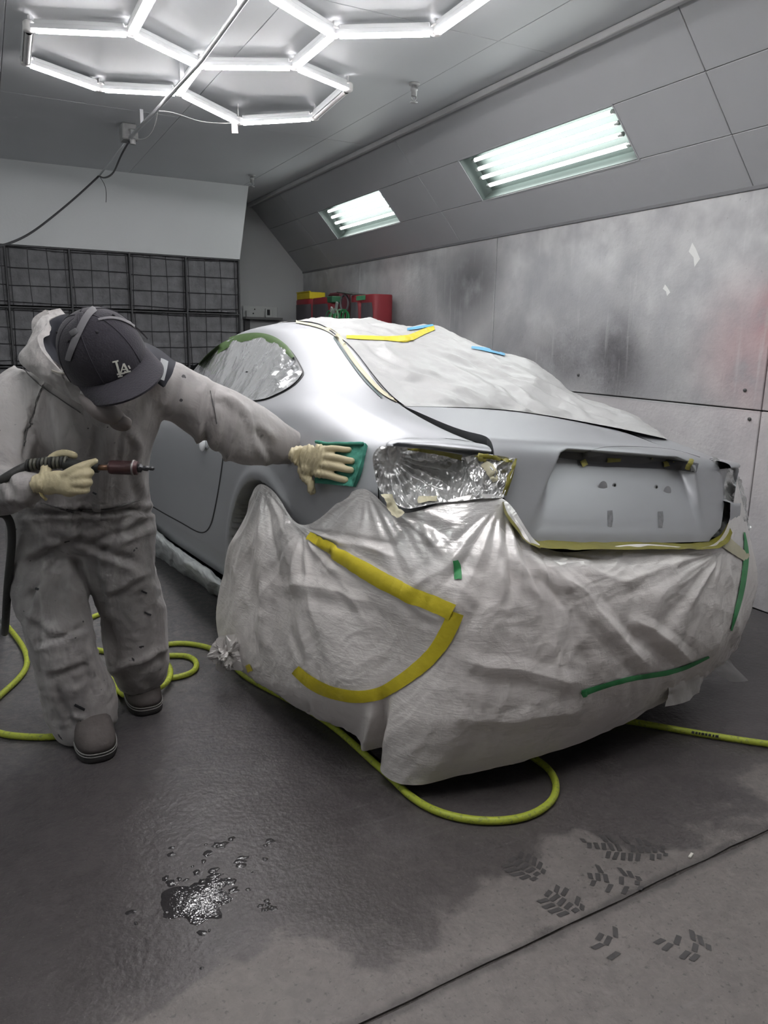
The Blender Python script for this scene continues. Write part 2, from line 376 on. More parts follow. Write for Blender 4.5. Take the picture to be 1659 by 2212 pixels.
# ---- right wall
def wall_mat():
    m = mat('wall_overspray', (.7, .7, .7), .62); g = NT(m); p = g.pos(); x, y, z = g.sep(p)
    n1 = g.noise(p, 1.3, 4, .5); n2 = g.noise(p, 6, 5); n3 = g.noise(p, 45, 2)
    c = g.mix(g.ramp(n2, .25, .75), (.44, .44, .455), (.66, .66, .66))
    gr = g.math('MULTIPLY', g.ramp(g.math('ADD', n1, g.math('MULTIPLY', g.math('SUBTRACT', n2, .5), .35)), .36, .64), g.math('MULTIPLY', g.ramp(z, 2.35, 1.9), g.ramp(z, 1.02, 1.2)))
    gr = g.math('MULTIPLY', gr, g.ramp(y, 2.6, 4.2)); c = g.mix(g.math('MULTIPLY', gr, .62), c, (.27, .27, .285))
    for cen, rad, a in (((WX, 5.75, 1.95), (.6, .75, .62), .85), ((WX, 3.95, 1.36), (.5, .30, .40), 1.0), ((WX, 3.9, 1.30), (.5, .8, .5), .55), ((WX, 6.9, 1.55), (.6, 1.0, .6), .5), ((WX, 4.6, 1.35), (.6, .9, .32), .6)):
        bl = g.math('MULTIPLY', g.blob(p, cen, rad), g.ramp(n2, .12, .60)); c = g.mix(g.math('MULTIPLY', bl, a), c, (.13, .125, .135))
    for cen, rad, a in (((WX, 2.72, 1.64), (.5, .27, .34), .75), ((WX, 2.95, 1.45), (.6, .5, .6), .35), ((WX, 2.8, .95), (.6, .35, .6), .10)):
        bl = g.math('MULTIPLY', g.blob(p, cen, rad), g.ramp(n2, .05, .6)); c = g.mix(g.math('MULTIPLY', bl, a), c, (.42, .07, .085))
    low = g.math('MULTIPLY', g.ramp(z, 1.11, 1.09), .45); c = g.mix(low, c, (.78, .74, .75))
    mp = g.nt.nodes.new('ShaderNodeMapping'); mp.inputs['Scale'].default_value = (1, 9, .7); g.l(p, mp.inputs[0])
    dr = g.ramp(g.noise(mp.outputs[0], 2.2, 6), .60, .78); c = g.mix(g.math('MULTIPLY', dr, .30), c, (.72, .72, .71))
    spk = g.ramp(g.noise(p, 38, 3), .70, .76); c = g.mix(g.math('MULTIPLY', spk, .4), c, (.25, .24, .24))
    g.l(c, g.b.inputs['Base Color']); g.l(g.bump(g.math('ADD', n3, g.math('MULTIPLY', n2, 2)), .35, .006), g.b.inputs['Normal']); return m
WMT = wall_mat()
wr = MB().box((WX + .06, (BY + EY) / 2, WZ / 2), (.045, (EY - BY) / 2, WZ / 2 + .03)).build('wall_right', dark, smooth=False, kind='structure', label='grey oversprayed panel wall on the right')
wys = [BY, -2.45, .18, 2.81, 5.40, 8.0, EY - .002]; wzs = [.0, 1.112, WZ]
for i in range(len(wys) - 1):
    for j in range(2):
        panel((WX + .010, (wys[i] + wys[i + 1]) / 2, (wzs[j] + wzs[j + 1]) / 2), (.010, (wys[i + 1] - wys[i]) / 2 - .004, (wzs[j + 1] - wzs[j]) / 2 - .0035), None, 'wall_panel', WMT, wr, .004)
# bare chips, screw holes and hooks on the wall
for (a, b), (sw, sh), nm in [((1440, 627), (.035, .035), 'paint_chip'), ((1500, 550), (.05, .07), 'paint_chip')]:
    q = PX((a, b), x=WX - .001); V = [(WX - .0012, q[1] + sw * s, q[2] + sh * t) for s, t in ((-.9, -.4), (-.2, -1), (.1, -.2), (.9, .3), (.5, 1), (-.1, .5))]
    add(nm, V, [(0, 5, 4, 3, 2, 1)], mat('chip_white', (.82, .82, .8), .7), wr, smooth=False)
for a, b in [(1610, 843), (1250, 810), (1620, 905)]:
    q = PX((a, b), x=WX); MB().lathe([(.010, .001), (.010, .008), (.005, .010)], q, (-1, 0, 0), 10).build('screw_head', mat('screw_dark', (.12, .12, .12), .5, .5), wr)

# ---- sloped light panel (right) and its mirror on the unseen left
SLM = mat('slope_paint', (.43, .435, .45), .55, var=.07, vscale=1.4, bump=.10, bscale=35)
FRM = mat('fixture_enamel', (.075, .095, .088), .5, bump=.05)
def tube_mat(nm, col, s): return mat(nm, col, .4, emit=col, es=s)
BT = tube_mat('fluorescent_glow', (.96, 1.0, .985), TUBE_BOOTH)
CAPM = mat('tube_cap', (.55, .57, .56), .4, .6)
def film_mat():
    m = bpy.data.materials.new('light_cover_film'); m.use_nodes = True; nt = m.node_tree; MATS[m.name] = m
    for n in list(nt.nodes): nt.nodes.remove(n)
    o = nt.nodes.new('ShaderNodeOutputMaterial'); a = nt.nodes.new('ShaderNodeBsdfTransparent'); b = nt.nodes.new('ShaderNodeBsdfPrincipled'); mx = nt.nodes.new('ShaderNodeMixShader')
    b.inputs['Base Color'].default_value = (.78, .84, .80, 1); b.inputs['Roughness'].default_value = .25
    n = nt.nodes.new('ShaderNodeTexNoise'); n.inputs['Scale'].default_value = 9; n.inputs['Detail'].default_value = 2; tc = nt.nodes.new('ShaderNodeTexCoord'); nt.links.new(tc.outputs['Object'], n.inputs[0])
    r = nt.nodes.new('ShaderNodeMapRange'); r.inputs[1].default_value = .35; r.inputs[2].default_value = .75; r.inputs[3].default_value = .015; r.inputs[4].default_value = .10; nt.links.new(n.outputs['Fac'], r.inputs[0])
    nt.links.new(r.outputs[0], mx.inputs[0]); nt.links.new(a.outputs[0], mx.inputs[1]); nt.links.new(b.outputs[0], mx.inputs[2]); nt.links.new(mx.outputs[0], o.inputs[0])
    bp = nt.nodes.new('ShaderNodeBump'); bp.inputs['Strength'].default_value = .5; bp.inputs['Distance'].default_value = .01; nt.links.new(n.outputs['Fac'], bp.inputs['Height']); nt.links.new(bp.outputs[0], b.inputs['Normal'])
    return m
FILM = film_mat()
def slope_side(side, name, lab, fixtures, seams):
    bx, tx = (WX, SX) if side > 0 else (LX, LSX); B = np.array([bx, 0, WZ]); T = np.array([tx, 0, CZ]); L = np.linalg.norm(T - B); e = (T - B) / L; yv = np.array([0, 1.0, 0])
    nv = np.cross(yv, e); nv = nv if np.dot(nv, [-side, 0, -1]) > 0 else -nv        # into the room
    A = [yv, e, nv]; pt = lambda y, t, d=0: B + e * (t * L) + yv * y + nv * d
    root = MB().box(pt((BY + EY) / 2, .5, -.22), ((EY - BY) / 2, L / 2 + .05, .03), A).build(name, dark, smooth=False, kind='structure', label=lab)
    def pn(y0, y1, t0, t1):
        if y1 - y0 > .03: panel(pt((y0 + y1) / 2, (t0 + t1) / 2, -.010), ((y1 - y0) / 2 - .002, (t1 - t0) * L / 2 - .0018, .010), A, 'slope_panel', SLM, root, .0025)
    for a, b in zip(seams[:-1], seams[1:]):
        pn(a, b, 0, .31); pn(a, b, .645, 1)
        cut = sorted([f for f in fixtures if f[0] < b and f[1] > a]); y = a
        for f in cut: pn(y, max(y, f[0]), .31, .645); y = min(b, f[1])
        pn(y, b, .31, .645)
    for k, (y0, y1, lb) in enumerate(fixtures):
        r = empty('booth_light', pt((y0 + y1) / 2, .31, 0), lb, 'light', 'booth fluorescent light boxes'); hw = (.645 - .31) * L / 2; hl = (y1 - y0) / 2; yc = (y0 + y1) / 2; tc = (.31 + .645) / 2
        mb = MB(); mb.box(pt(yc, tc, -.115), (hl, hw, .004), A)
        for s in (-1, 1):
            mb.box(pt(yc, tc, -.058) + e * (s * (hw - .003)), (hl, .003, .058), A); mb.box(pt(yc + s * (hl - .003), tc, -.058), (.003, hw, .058), A)
        mb.build('reflector_box', FRM, r, smooth=False)
        for j in range(4):
            t = tc + (.34 - j * .205 + .0) * (2 * hw / L); yo = .015 * ((j * 7) % 3 - 1)
            tb = MB().tube([pt(y0 + .10 + yo, t, -.055), pt(y1 - .09 + yo, t, -.055)], .0135, 12).build('fluorescent_tube', BT, r)
            for q in (y0 + .085 + yo, y1 - .075 + yo): MB().tube([pt(q - .018, t, -.055), pt(q + .018, t, -.055)], .0145, 12).build('end_cap', CAPM, tb)
        # crinkled cover film, slightly inside the opening
        G = np.array([[pt(yc + a * (hl - .004), tc, -.006) + e * (b * (hw - .004)) for b in np.linspace(-1, 1, 18)] for a in np.linspace(-1, 1, 70)])
        aa, bb = np.meshgrid(np.linspace(-hl, hl, 70), np.linspace(-hw, hw, 18), indexing='ij'); G = G + nv * (crumple(aa, bb, k + 3, (5, 12), (.004, .002)))[..., None]
        MB().grid(G).build('cover_film', FILM, r)
        mb = MB()
        for s in (-1, 1): mb.box(pt(yc, tc, .001) + e * (s * (hw + .004)), (hl + .006, .005, .003), A); mb.box(pt(yc + s * (hl + .003), tc, .001), (.005, hw, .003), A)
        mb.build('rim', SLM, r, smooth=False)
    return pt
FX = [(.68, 2.3, 'unseen booth light box added nearest the camera on the right slope'), (3.67, 5.30, 'larger near recessed light box with four glowing tubes on the slope'), (6.65, 8.10, 'smaller far recessed light box with four glowing tubes on the slope')]  # the first box is out of view, added to light the room
slope_side(1, 'wall_slope', 'grey sloping panel strip with recessed lights between wall and ceiling', FX, [BY, .1, 3.02, 5.93, 8.72, EY - .002])
slope_side(-1, 'wall_slope_left', 'unseen sloping panel strip along the left wall', [(a, b, 'added booth light box %s on the unseen left slope' % w) for (a, b, c), w in zip(FX, ('beside the camera', 'beside the worker', 'by the filters'))], [BY, .1, 3.02, 5.93, 8.72, EY - .002])  # left boxes repeat the right ones, added unseen to light the room
TRM = mat('trim_grey', (.50, .50, .505), .6, var=.12, vscale=8, bump=.2, bscale=30)
MB().box((SX - .012, (BY + EY) / 2, CZ - .022), (.018, (EY - BY) / 2, .02), None, .004).build('trim_1', TRM, smooth=False, kind='structure', label='scuffed cornice strip between ceiling and slope')
MB().box((WX - .006, (BY + EY) / 2, WZ + .006), (.006, (EY - BY) / 2, .012), None, .003).build('trim_2', mat('trim_dark', (.2, .2, .21), .6), smooth=False, kind='structure', label='dark strip at the foot of the slope')
PLW = mat('wall_white', (.66, .675, .685), .55, var=.05, vscale=1.5, bump=.08, bscale=40)
MB().box((LX - .05, (BY + EY) / 2, WZ / 2), (.05, (EY - BY) / 2, WZ / 2 + .02)).build('wall_left', PLW, smooth=False, kind='structure', label='pale booth wall on the unseen left')
MB().box(((LX + WX) / 2, BY - .05, CZ / 2), ((WX - LX) / 2, .05, CZ / 2 + .05)).build('wall_back', mat('door_grey', (.26, .265, .27), .6, var=.1, vscale=2), smooth=False, kind='structure', label='grey wall behind the camera')

# ---- end wall, exhaust bulkhead, filter bank
MB().box((3.2, EY + .05, CZ / 2), (.75, .05, CZ / 2 + .05)).build('wall_far', mat('wall_far_paint', (.60, .615, .62), .6, var=.08, vscale=1.2, bump=.08), smooth=False, kind='structure', label='pale end wall beside the exhaust filters')
BKY = 8.62; xb0, xb1 = PX((518, 560), y=BKY)[0], PX((537, 402), y=BKY)[0]
V = [(LX, BKY, 2.298), (xb0, BKY, 2.298), (xb1, BKY, CZ), (LX, BKY, CZ)]; V += [(a, EY, c) for a, b, c in V]
add('wall_bulkhead', V, [(0, 1, 2, 3), (1, 5, 6, 2), (4, 0, 3, 7), (5, 4, 7, 6), (4, 5, 1, 0), (3, 2, 6, 7)], PLW, smooth=False, kind='structure', label='white bulkhead panel above the exhaust filters')
FBX = PX((519, 620), y=BKY)[0]
fb = empty('filter_bank', (FBX - 1.4, BKY + .1, 0), 'dark grey exhaust filter bank of padded squares behind wire grids', 'filter')
FLM = mat('filter_fabric', (.20, .20, .21), .95, var=.40, vscale=9, bump=.7, bscale=28)
FRD = mat('filter_frame', (.075, .075, .08), .6); WIR = mat('filter_wire', (.05, .05, .055), .5, .4)
FS = .583
pads = []; wires = []
for s in range(4):
    a = np.linspace(-FS / 2 + .012, FS / 2 - .012, 26); X, Zz = np.meshgrid(a, a, indexing='ij'); cell = .171
    b = np.abs(np.sin(math.pi * (X / cell + .15 * s))) * np.abs(np.sin(math.pi * (Zz / cell + .2)))
    Yv = -.016 * b ** .5 + .006 * fbm(v3(X * 14, Zz * 14, s), s, 3); G = np.stack([X, Yv, Zz], -1)
    me = bpy.data.meshes.new('filter_pad'); me.from_pydata(G.reshape(-1, 3).tolist(), [], gridF(26, 26).tolist()); me.materials.append(FLM); me.polygons.foreach_set('use_smooth', [True] * len(me.polygons)); pads.append(me)
    mb = MB(); r = random.Random(s)
    for k in range(4):
        o = -FS / 2 + .035 + k * (FS - .07) / 3
        for vert in (0, 1):
            pts = []; w1, w2 = r.uniform(-.012, .012), r.uniform(-.008, .008)
            for t in np.linspace(-FS / 2 + .01, FS / 2 - .01, 6):
                q = o + w1 * math.sin(t * 5 + k) + w2; pts.append((q, -.022 - .004 * vert, t) if vert else (t, -.022, q))
            mb.tube(pts, .0038, 5)
    me = bpy.data.meshes.new('wire_grid'); me.from_pydata(mb.V, [], mb.F); me.materials.append(WIR); wires.append(me)
org = ORG[fb]
for i in range(10):
    for j in range(4):
        cx, cz = FBX - .012 - FS * (i + .5), 2.298 - FS * (j + .5)
        if cx - FS / 2 < LX: continue
        o = bpy.data.objects.new('filter_pad', pads[(i * 3 + j) % 4]); COL.objects.link(o); o.parent = fb; o.location = Vector(np.array([cx, BKY + .05, cz]) - org)
        if j < 3:
            w = bpy.data.objects.new('wire_grid', wires[(i + j * 2) % 4]); COL.objects.link(w); w.parent = o
for i in range(11):
    cx = FBX - .012 - FS * i
    if cx > LX: MB().box((cx, BKY + .02, 1.149), (.008, .03, 1.149), None, .002).build('frame_post', FRD, fb, smooth=False)
for j in range(5): MB().box(((FBX + LX) / 2, BKY + .022, max(.012, 2.288 - FS * j)), ((FBX - LX) / 2, .026, .007), None, .002).build('frame_rail', FRD, fb, smooth=False)
MB().box(((FBX + LX) / 2, BKY + .30, 1.149), ((FBX - LX) / 2, .16, 1.149)).build('plenum', FRD, fb, smooth=False)

# ================================================================== CEILING THINGS
HZ = 3.015
hexl = empty('hexagon_light', (1.5, 4.6, CZ), 'honeycomb of white glowing LED tubes under the ceiling', 'light')
HM = mat('tube_housing', (.80, .81, .82), .4); HT = tube_mat('led_glow', (1.0, .985, .99), TUBE_HEX); HU = mat('tube_unlit', (.62, .60, .60), .35, var=.15, vscale=30); CN = mat('connector_white', (.86, .84, .83), .45)
nd = dict(A=PX((62, 58), z=HZ), B=PX((285, 68), z=HZ), C=PX((430, 139), z=HZ), D=PX((388, 198), z=HZ), E=PX((215, 189), z=HZ), F=PX((56, 132), z=HZ), G=PX((638, 141), z=HZ), H=PX((720, 71), z=HZ), I=PX((943, 66), z=HZ),
          J=PX((752, 189), z=HZ - .01), K=PX((680, 252), z=HZ - .03), L=PX((515, 262), z=HZ - .06))
nd['M'] = PX((330, -20), z=HZ); nd['M'] = nd['B'] + nrm(nd['M'] - nd['B']) * .54
q = PX((605, 0), z=HZ); nd['O'] = nd['H'] + nrm(q - nd['H']) * .54
q = PX((1045, -8), z=HZ); nd['N'] = nd['I'] + nrm(q - nd['I']) * .54
nd['Q'] = nd['O'] + np.array([.0, -.55, 0]); nd['R'] = nd['Q'] + np.array([.47, -.27, 0]); nd['S'] = nd['M'] + np.array([-.47, -.27, 0]); nd['T'] = nd['S'] + np.array([0, -.55, 0]); nd['U'] = nd['T'] + np.array([.47, -.27, 0]); nd['V'] = nd['U'] + np.array([.47, .27, 0])  # out of view; the cell from S to V is added for more light
lit = 'AB BC CD DE EF CG GH HI GJ KL LD BM HO IN OM OQ QR RN MS ST TU UQ'.split(); unlit = 'FA JK'.split()
for e in lit + unlit:
    a, b = nd[e[0]], nd[e[1]]; d = nrm(b - a); p, q = a + d * .035, b - d * .035; dn = np.array([0, 0, -1.0]); sd = np.cross(d, dn)
    t = MB().tube([p + dn * .010, q + dn * .010], (.019), 12, cap=False).build('led_tube', HT if e in lit else HU, hexl, label=None if e in lit else 'unlit grey LED tube')
    mb = MB().box((p + q) / 2 + np.array([0, 0, .020]), (np.linalg.norm(q - p) / 2, .026, .012), [d, sd, -dn], .004)
    for sg in (-1, 1): mb.box((p + q) / 2 + sd * (sg * .0235) + np.array([0, 0, -.001]), (np.linalg.norm(q - p) / 2 + .02, .0025, .011), [d, sd, -dn])
    mb.build('tube_housing', HM, t, smooth=False)
for k, p in nd.items():
    mb = MB().lathe([(.026, -.024), (.030, -.018), (.030, .018), (.022, .026)], p + [0, 0, .002], (0, 0, 1), 14)
    mb.tube([p + [0, 0, .02], [p[0], p[1], CZ]], .004, 6); mb.build('connector', CN, hexl)
# a second honeycomb added over the camera as unseen fill light
hex_fill = empty('hexagon_light', (.6, 1.2, CZ), 'added fill light, a second honeycomb of LED tubes unseen above the frame', 'light'); n2_ = {}
for i, (hx, hy) in enumerate([(.35, 1.25), (1.28, 1.25)]):
    P = [np.array([hx + .537 * math.sin(k * math.pi / 3), hy + .537 * math.cos(k * math.pi / 3), HZ]) for k in range(6)]
    for k in range(6):
        a, b = P[k], P[(k + 1) % 6]; key = tuple(np.round((a + b) / 2, 1)[:2])
        if key in n2_: continue
        n2_[key] = 1; d = nrm(b - a); p, q = a + d * .035, b - d * .035; dn = np.array([0, 0, -1.0]); sd = np.cross(d, dn); t = MB().tube([p + dn * .010, q + dn * .010], .019, 10, cap=False).build('led_tube', HT, hex_fill)
        MB().box((p + q) / 2 + np.array([0, 0, .020]), (np.linalg.norm(q - p) / 2, .026, .012), [d, sd, -dn], .004).build('tube_housing', HM, t, smooth=False)
        MB().lathe([(.026, -.024), (.030, -.018), (.030, .018), (.022, .026)], a + [0, 0, .002], (0, 0, 1), 12).build('connector', CN, hex_fill)
# conduit with junction box
PZ = 2.965
cd_ = empty('ceiling_conduit', (1.2, 6, CZ), 'thin grey conduit pipe running along under the ceiling', 'pipe')
PIM = mat('conduit_grey', (.62, .63, .64), .35, .5, var=.15, vscale=20); WRM = mat('cable_dark', (.06, .06, .065), .5); WRL = mat('cable_pale', (.5, .5, .5), .5)
c0 = PX((545, -22), z=PZ); c1 = PX((437, 128), z=PZ); c2 = PX((340, 236), z=PZ); c3 = PX((278, 300), z=PZ); c4 = PX((214, 380), z=PZ)
c0b = c0 + (c0 - c1) * 1.2
MB().tube([c0b, c0, c1, c2, c3], .0135, 10).build('pipe', PIM, cd_); MB().tube([c3, c4], .009, 8).build('thin_pipe', PIM, cd_)
mb = MB(); mb.box(c3 + [.0, .02, .045], (.055, .075, .06), None, .008); mb.box(c3 + [.03, -.05, .02], (.03, .03, .04), None, .006); mb.lathe([(.022, 0), (.022, .05), (.014, .06)], c3 + [.02, -.06, -.05], (0, 0, 1), 10)
jb = mb.build('junction_box', mat('box_grimy', (.36, .36, .36), .6, .3, var=.4, vscale=25), cd_, smooth=False)
for q in (c1 * .2 + c0 * .8, c1 * .6 + c2 * .4, (c2 + c3) / 2): MB().box([q[0], q[1], (q[2] + CZ) / 2 + .005], (.012, .006, (CZ - q[2]) / 2)).build('pipe_clip', PIM, cd_, smooth=False)
def cable(name, pts, r, m, parent=None, n=60, ns=8, **k): return MB().tube(spline(np.array(pts), n), r, ns).build(name, m, parent, **k)
cable('loop_wire', [c3 + [.02, -.05, 0], PX((312, 300), z=PZ - .06), PX((333, 275), z=PZ - .05), PX((340, 240), z=PZ)], .004, WRL, cd_, 30, 6)
cable('loop_wire', [c3 + [.0, .0, -.02], PX((262, 335), z=PZ - .08), PX((245, 372), z=PZ - .12), PX((225, 384), z=PZ - .08), c4], .008, WRM, cd_, 30, 6)
cable('loop_wire', [c4, PX((226, 400), z=PZ - .08), PX((229, 437), z=PZ - .25)], .003, WRM, cd_, 20, 5)
cable('hanging_cable', [c4, PX((165, 425), y=c4[1] - .2), PX((105, 475), y=c4[1] - .5), PX((55, 510), y=c4[1] - .8), PX((0, 532), y=c4[1] - 1.2), PX((-120, 540), y=c4[1] - 1.9), (LX, 6.0, 2.5)], .010, WRM, None, 70, 8, label='dark cable swooping down from the conduit past the filters', cat='cable')
tw = cable('supply_wire', [c2 + [0, 0, -.01], PX((380, 245), z=HZ - .03), PX((430, 261), z=HZ - .05), PX((500, 266), z=HZ - .07)], .0035, WRL, None, 40, 6, label='thin pale wire from the conduit to the honeycomb light', cat='wire')
q = PX((500, 262), z=HZ - .065); q2 = PX((512, 262), z=HZ - .065); dn = np.array([.0, .01, -.075]); V = [q, q2, q2 + dn + [.01, 0, 0], q + dn + [.005, 0, 0]]; V = V + [v + np.array([0, .002, 0]) for v in V]
add('paper_tag', V, [(0, 1, 2, 3), (7, 6, 5, 4), (0, 4, 5, 1), (1, 5, 6, 2), (2, 6, 7, 3), (3, 7, 4, 0)], mat('tag_pink', (.72, .58, .58), .7), None, smooth=False, label='small pink paper tag hanging from the honeycomb light', cat='tag')
BRS = mat('sprinkler_metal', (.42, .42, .42), .5, .5, var=.2, vscale=40)
for (a, b), lb in (((895, 180), 'sprinkler head on the ceiling nearer the camera beside the slope'), ((544, 378), 'far sprinkler head on the ceiling by the white bulkhead')):
    q = PX((a, b), z=CZ); r = empty('sprinkler_head', q, lb, 'sprinkler', 'ceiling sprinklers')
    MB().lathe([(.034, -.012), (.036, -.004), (.036, 0)], q, (0, 0, 1), 16).build('escutcheon', BRS, r)
    MB().lathe([(.018, -.075), (.018, -.045), (.024, -.043), (.024, -.028), (.016, -.026), (.016, -.01)], q, (0, 0, 1), 12).build('body', BRS, r)
    MB().tube([q + [-.013, 0, -.07], q + [-.017, 0, -.09], q + [0, 0, -.108], q + [.017, 0, -.09], q + [.013, 0, -.07]], .004, 6).build('yoke', BRS, r)
    MB().lathe([(.026, -.114), (.026, -.111), (.010, -.108)], q, (0, 0, 1), 12).build('deflector', BRS, r)
# ================================================================== THE CAR (frame: u right, v forward, w up; rear axle at v = 0)
VLAT = np.array([3700.0, 1150.0]); VFWD = np.array([-113.0, 847.12])
CU = nrm(ray(VLAT)); CF = nrm(ray(VFWD)); CF = nrm(CF - CU * np.dot(CU, CF)); CWv = np.cross(CU, CF); CMx = np.array([CU, CF, CWv])
CO = PX((565, 1043), x=.97) - (-.96 * CU + .71 * CWv)
def car2w(p): return np.asarray(p, float) @ CMx + CO
def w2car(p): return (np.asarray(p, float) - CO) @ CMx.T
def CP(p, u=None, v=None, w=None):
    d = CMx @ ray(p); c = CMx @ (CAM - CO)
    i, val = [(i, a) for i, a in enumerate((u, v, w)) if a is not None][0]
    return c + (val - c[i]) / d[i] * d
def bvh_of(objs):
    V = []; F = []
    for o in objs:
        k = len(V); org = ORG[o]; V += [tuple(np.array(v.co) + org) for v in o.data.vertices]; F += [tuple(i + k for i in p.vertices) for p in o.data.polygons]
    return BVHTree.FromPolygons(V, F)
def cast(bvh, px, off=0.0):
    d = ray(px); d = d / np.linalg.norm(d); h, n, i, t = bvh.ray_cast(Vector(CAM), Vector(d), 30)
    if h is None: return None
    n = np.array(n); n = n if np.dot(n, d) < 0 else -n
    return np.array(h) + n * off
def castm(bvh, pts, off=0.0):
    "cast many; fill misses with the nearest hit's depth"
    R = [cast(bvh, p, off) for p in pts]; ok = [i for i, r in enumerate(R) if r is not None]
    if not ok: return None
    for i, r in enumerate(R):
        if r is None:
            j = min(ok, key=lambda k: abs(k - i)); dep = np.linalg.norm(R[j] - CAM); d = ray(pts[i]); R[i] = CAM + d / np.linalg.norm(d) * dep
    return np.array(R)

def paint_mat():
    m = mat('silver_basecoat', (.47, .48, .50), .50, .62); g = NT(m); p = g.coord('Object')
    g.l(g.math('ADD', .42, g.math('MULTIPLY', g.noise(p, 3, 2), .08)), g.b.inputs['Roughness'])
    g.l(g.bump(g.noise(p, 900, 1), .05, .0005), g.b.inputs['Normal']); return m
PAINT = paint_mat(); BLK = mat('gap_black', (.012, .012, .013), .6); RUB = mat('seal_rubber', (.03, .03, .032), .5)
CUT = mat('unpainted_dark', (.09, .09, .095), .5)
car = empty('car', car2w((0, 1.2, 0)) * np.array([1, 1, 0]), 'silver coupe car wrapped in masking film for painting', 'car')
# ---- left body side: rows from roof edge (R0) to sill (R8)
NET = [
 [(-.50, 2.75, 1.10), (-.60, 2.75, 1.08), (-.68, 2.75, 1.05), (-.84, 2.75, .98), (-.925, 2.75, .92), (-.955, 2.75, .82), (-.96, 2.75, .60), (-.945, 2.75, .355), (-.915, 2.75, .19)],
 [(-.43, 2.05, 1.425), (-.54, 2.05, 1.395), (-.615, 2.05, 1.335), (-.82, 2.05, 1.00), (-.92, 2.05, .92), (-.955, 2.05, .82), (-.96, 2.05, .60), (-.945, 2.05, .355), (-.915, 2.05, .19)],
 [(-.43, 1.5, 1.520), (-.53, 1.5, 1.488), (-.60, 1.5, 1.425), (-.82, 1.5, 1.015), (-.92, 1.5, .93), (-.955, 1.5, .83), (-.96, 1.5, .60), (-.945, 1.5, .355), (-.915, 1.5, .19)],
 [(-.44, 1.1, 1.515), (-.53, 1.1, 1.480), (-.595, 1.1, 1.420), (-.82, 1.1, 1.03), (-.92, 1.1, .94), (-.955, 1.1, .84), (-.957, 1.1, .60), (-.945, 1.1, .355), (-.915, 1.1, .19)],
 [(-.45, .68, 1.468), (-.54, .70, 1.420), (-.625, .72, 1.345), (-.825, .70, 1.047), (-.92, .70, .95), (-.955, .70, .845), (-.957, .70, .60), (-.945, .70, .355), (-.915, .70, .19)],
 [(-.49, .40, 1.395), (-.58, .40, 1.335), (-.67, .38, 1.255), (-.835, .36, 1.06), (-.92, .36, .968), (-.957, .36, .855), (-.957, .36, .60), (-.945, .36, .355), (-.915, .36, .19)],
 [(-.53, .14, 1.315), (-.62, .12, 1.250), (-.715, .10, 1.175), (-.842, .06, 1.072), (-.918, .05, .990), (-.962, .04, .870), (-.962, .03, .60), (-.95, .02, .355), (-.92, .02, .19)],
 [(-.56, -.09, 1.213), (-.65, -.12, 1.165), (-.74, -.16, 1.120), (-.835, -.2, 1.067), (-.905, -.2, 1.005), (-.955, -.22, .890), (-.960, -.24, .60), (-.95, -.26, .355), (-.92, -.26, .19)],
 [(-.60, -.37, 1.098), (-.68, -.40, 1.083), (-.75, -.42, 1.063), (-.825, -.43, 1.033), (-.885, -.44, .985), (-.94, -.46, .89), (-.95, -.48, .60), (-.945, -.50, .355), (-.92, -.50, .19)],
 [(-.605, -.60, 1.026), (-.68, -.60, 1.028), (-.75, -.60, 1.018), (-.81, -.60, .998), (-.862, -.61, .963), (-.915, -.63, .885), (-.935, -.66, .60), (-.93, -.68, .355), (-.90, -.68, .19)],
 [(-.600, -.82, .974), (-.66, -.80, .985), (-.72, -.78, .978), (-.78, -.76, .966), (-.83, -.74, .942), (-.885, -.74, .875), (-.905, -.78, .60), (-.90, -.80, .355), (-.87, -.80, .19)],
 [(-.575, -.93, .949), (-.645, -.905, .957), (-.71, -.875, .955), (-.77, -.845, .950), (-.82, -.81, .936), (-.86, -.80, .87), (-.87, -.86, .60), (-.865, -.88, .355), (-.835, -.88, .19)]]
NET = np.array(NET)
SIDE = patch(NET, 330, 170)
def side_shape(S, depth_arch=True):
    S = S.copy(); u, v, w = S[..., 0], S[..., 1], S[..., 2]
    # flared wheel-arch lip and the arch opening pushed in
    r = np.hypot(v - .0, w - .34); lip = np.exp(-((r - .405) / .035) ** 2) * (w > .2); S[..., 0] -= .012 * lip * (w < .9)
    ins = sstep(.378, .362, r) * (w < .80); S[..., 0] += .22 * ins
    # sill tuck
    S[..., 0] += .02 * sstep(.33, .24, w) * (v > .45)
    return S
SIDE = side_shape(SIDE)
sv = car2w(SIDE); right = SIDE.copy(); right[..., 0] *= -1
shell = add('body_side', sv.reshape(-1, 3), gridF(*SIDE.shape[:2]), [PAINT, BLK], car)
_f = gridF(*SIDE.shape[:2]); _r = np.hypot(SIDE[..., 1], SIDE[..., 2] - .34).ravel(); shell.data.polygons.foreach_set('material_index', ((_r[_f].max(axis=1) < .374) & (SIDE[..., 2].ravel()[_f].max(axis=1) < .8)).astype(np.int32))
NETR = NET.copy(); NETR[8:, 0, 0] += .035; NETR[8:, 0, 2] -= .010
add('body_side', car2w(patch(NETR, 110, 70) * np.array([-1, 1, 1])).reshape(-1, 3), gridF(110, 70, True), PAINT, car)
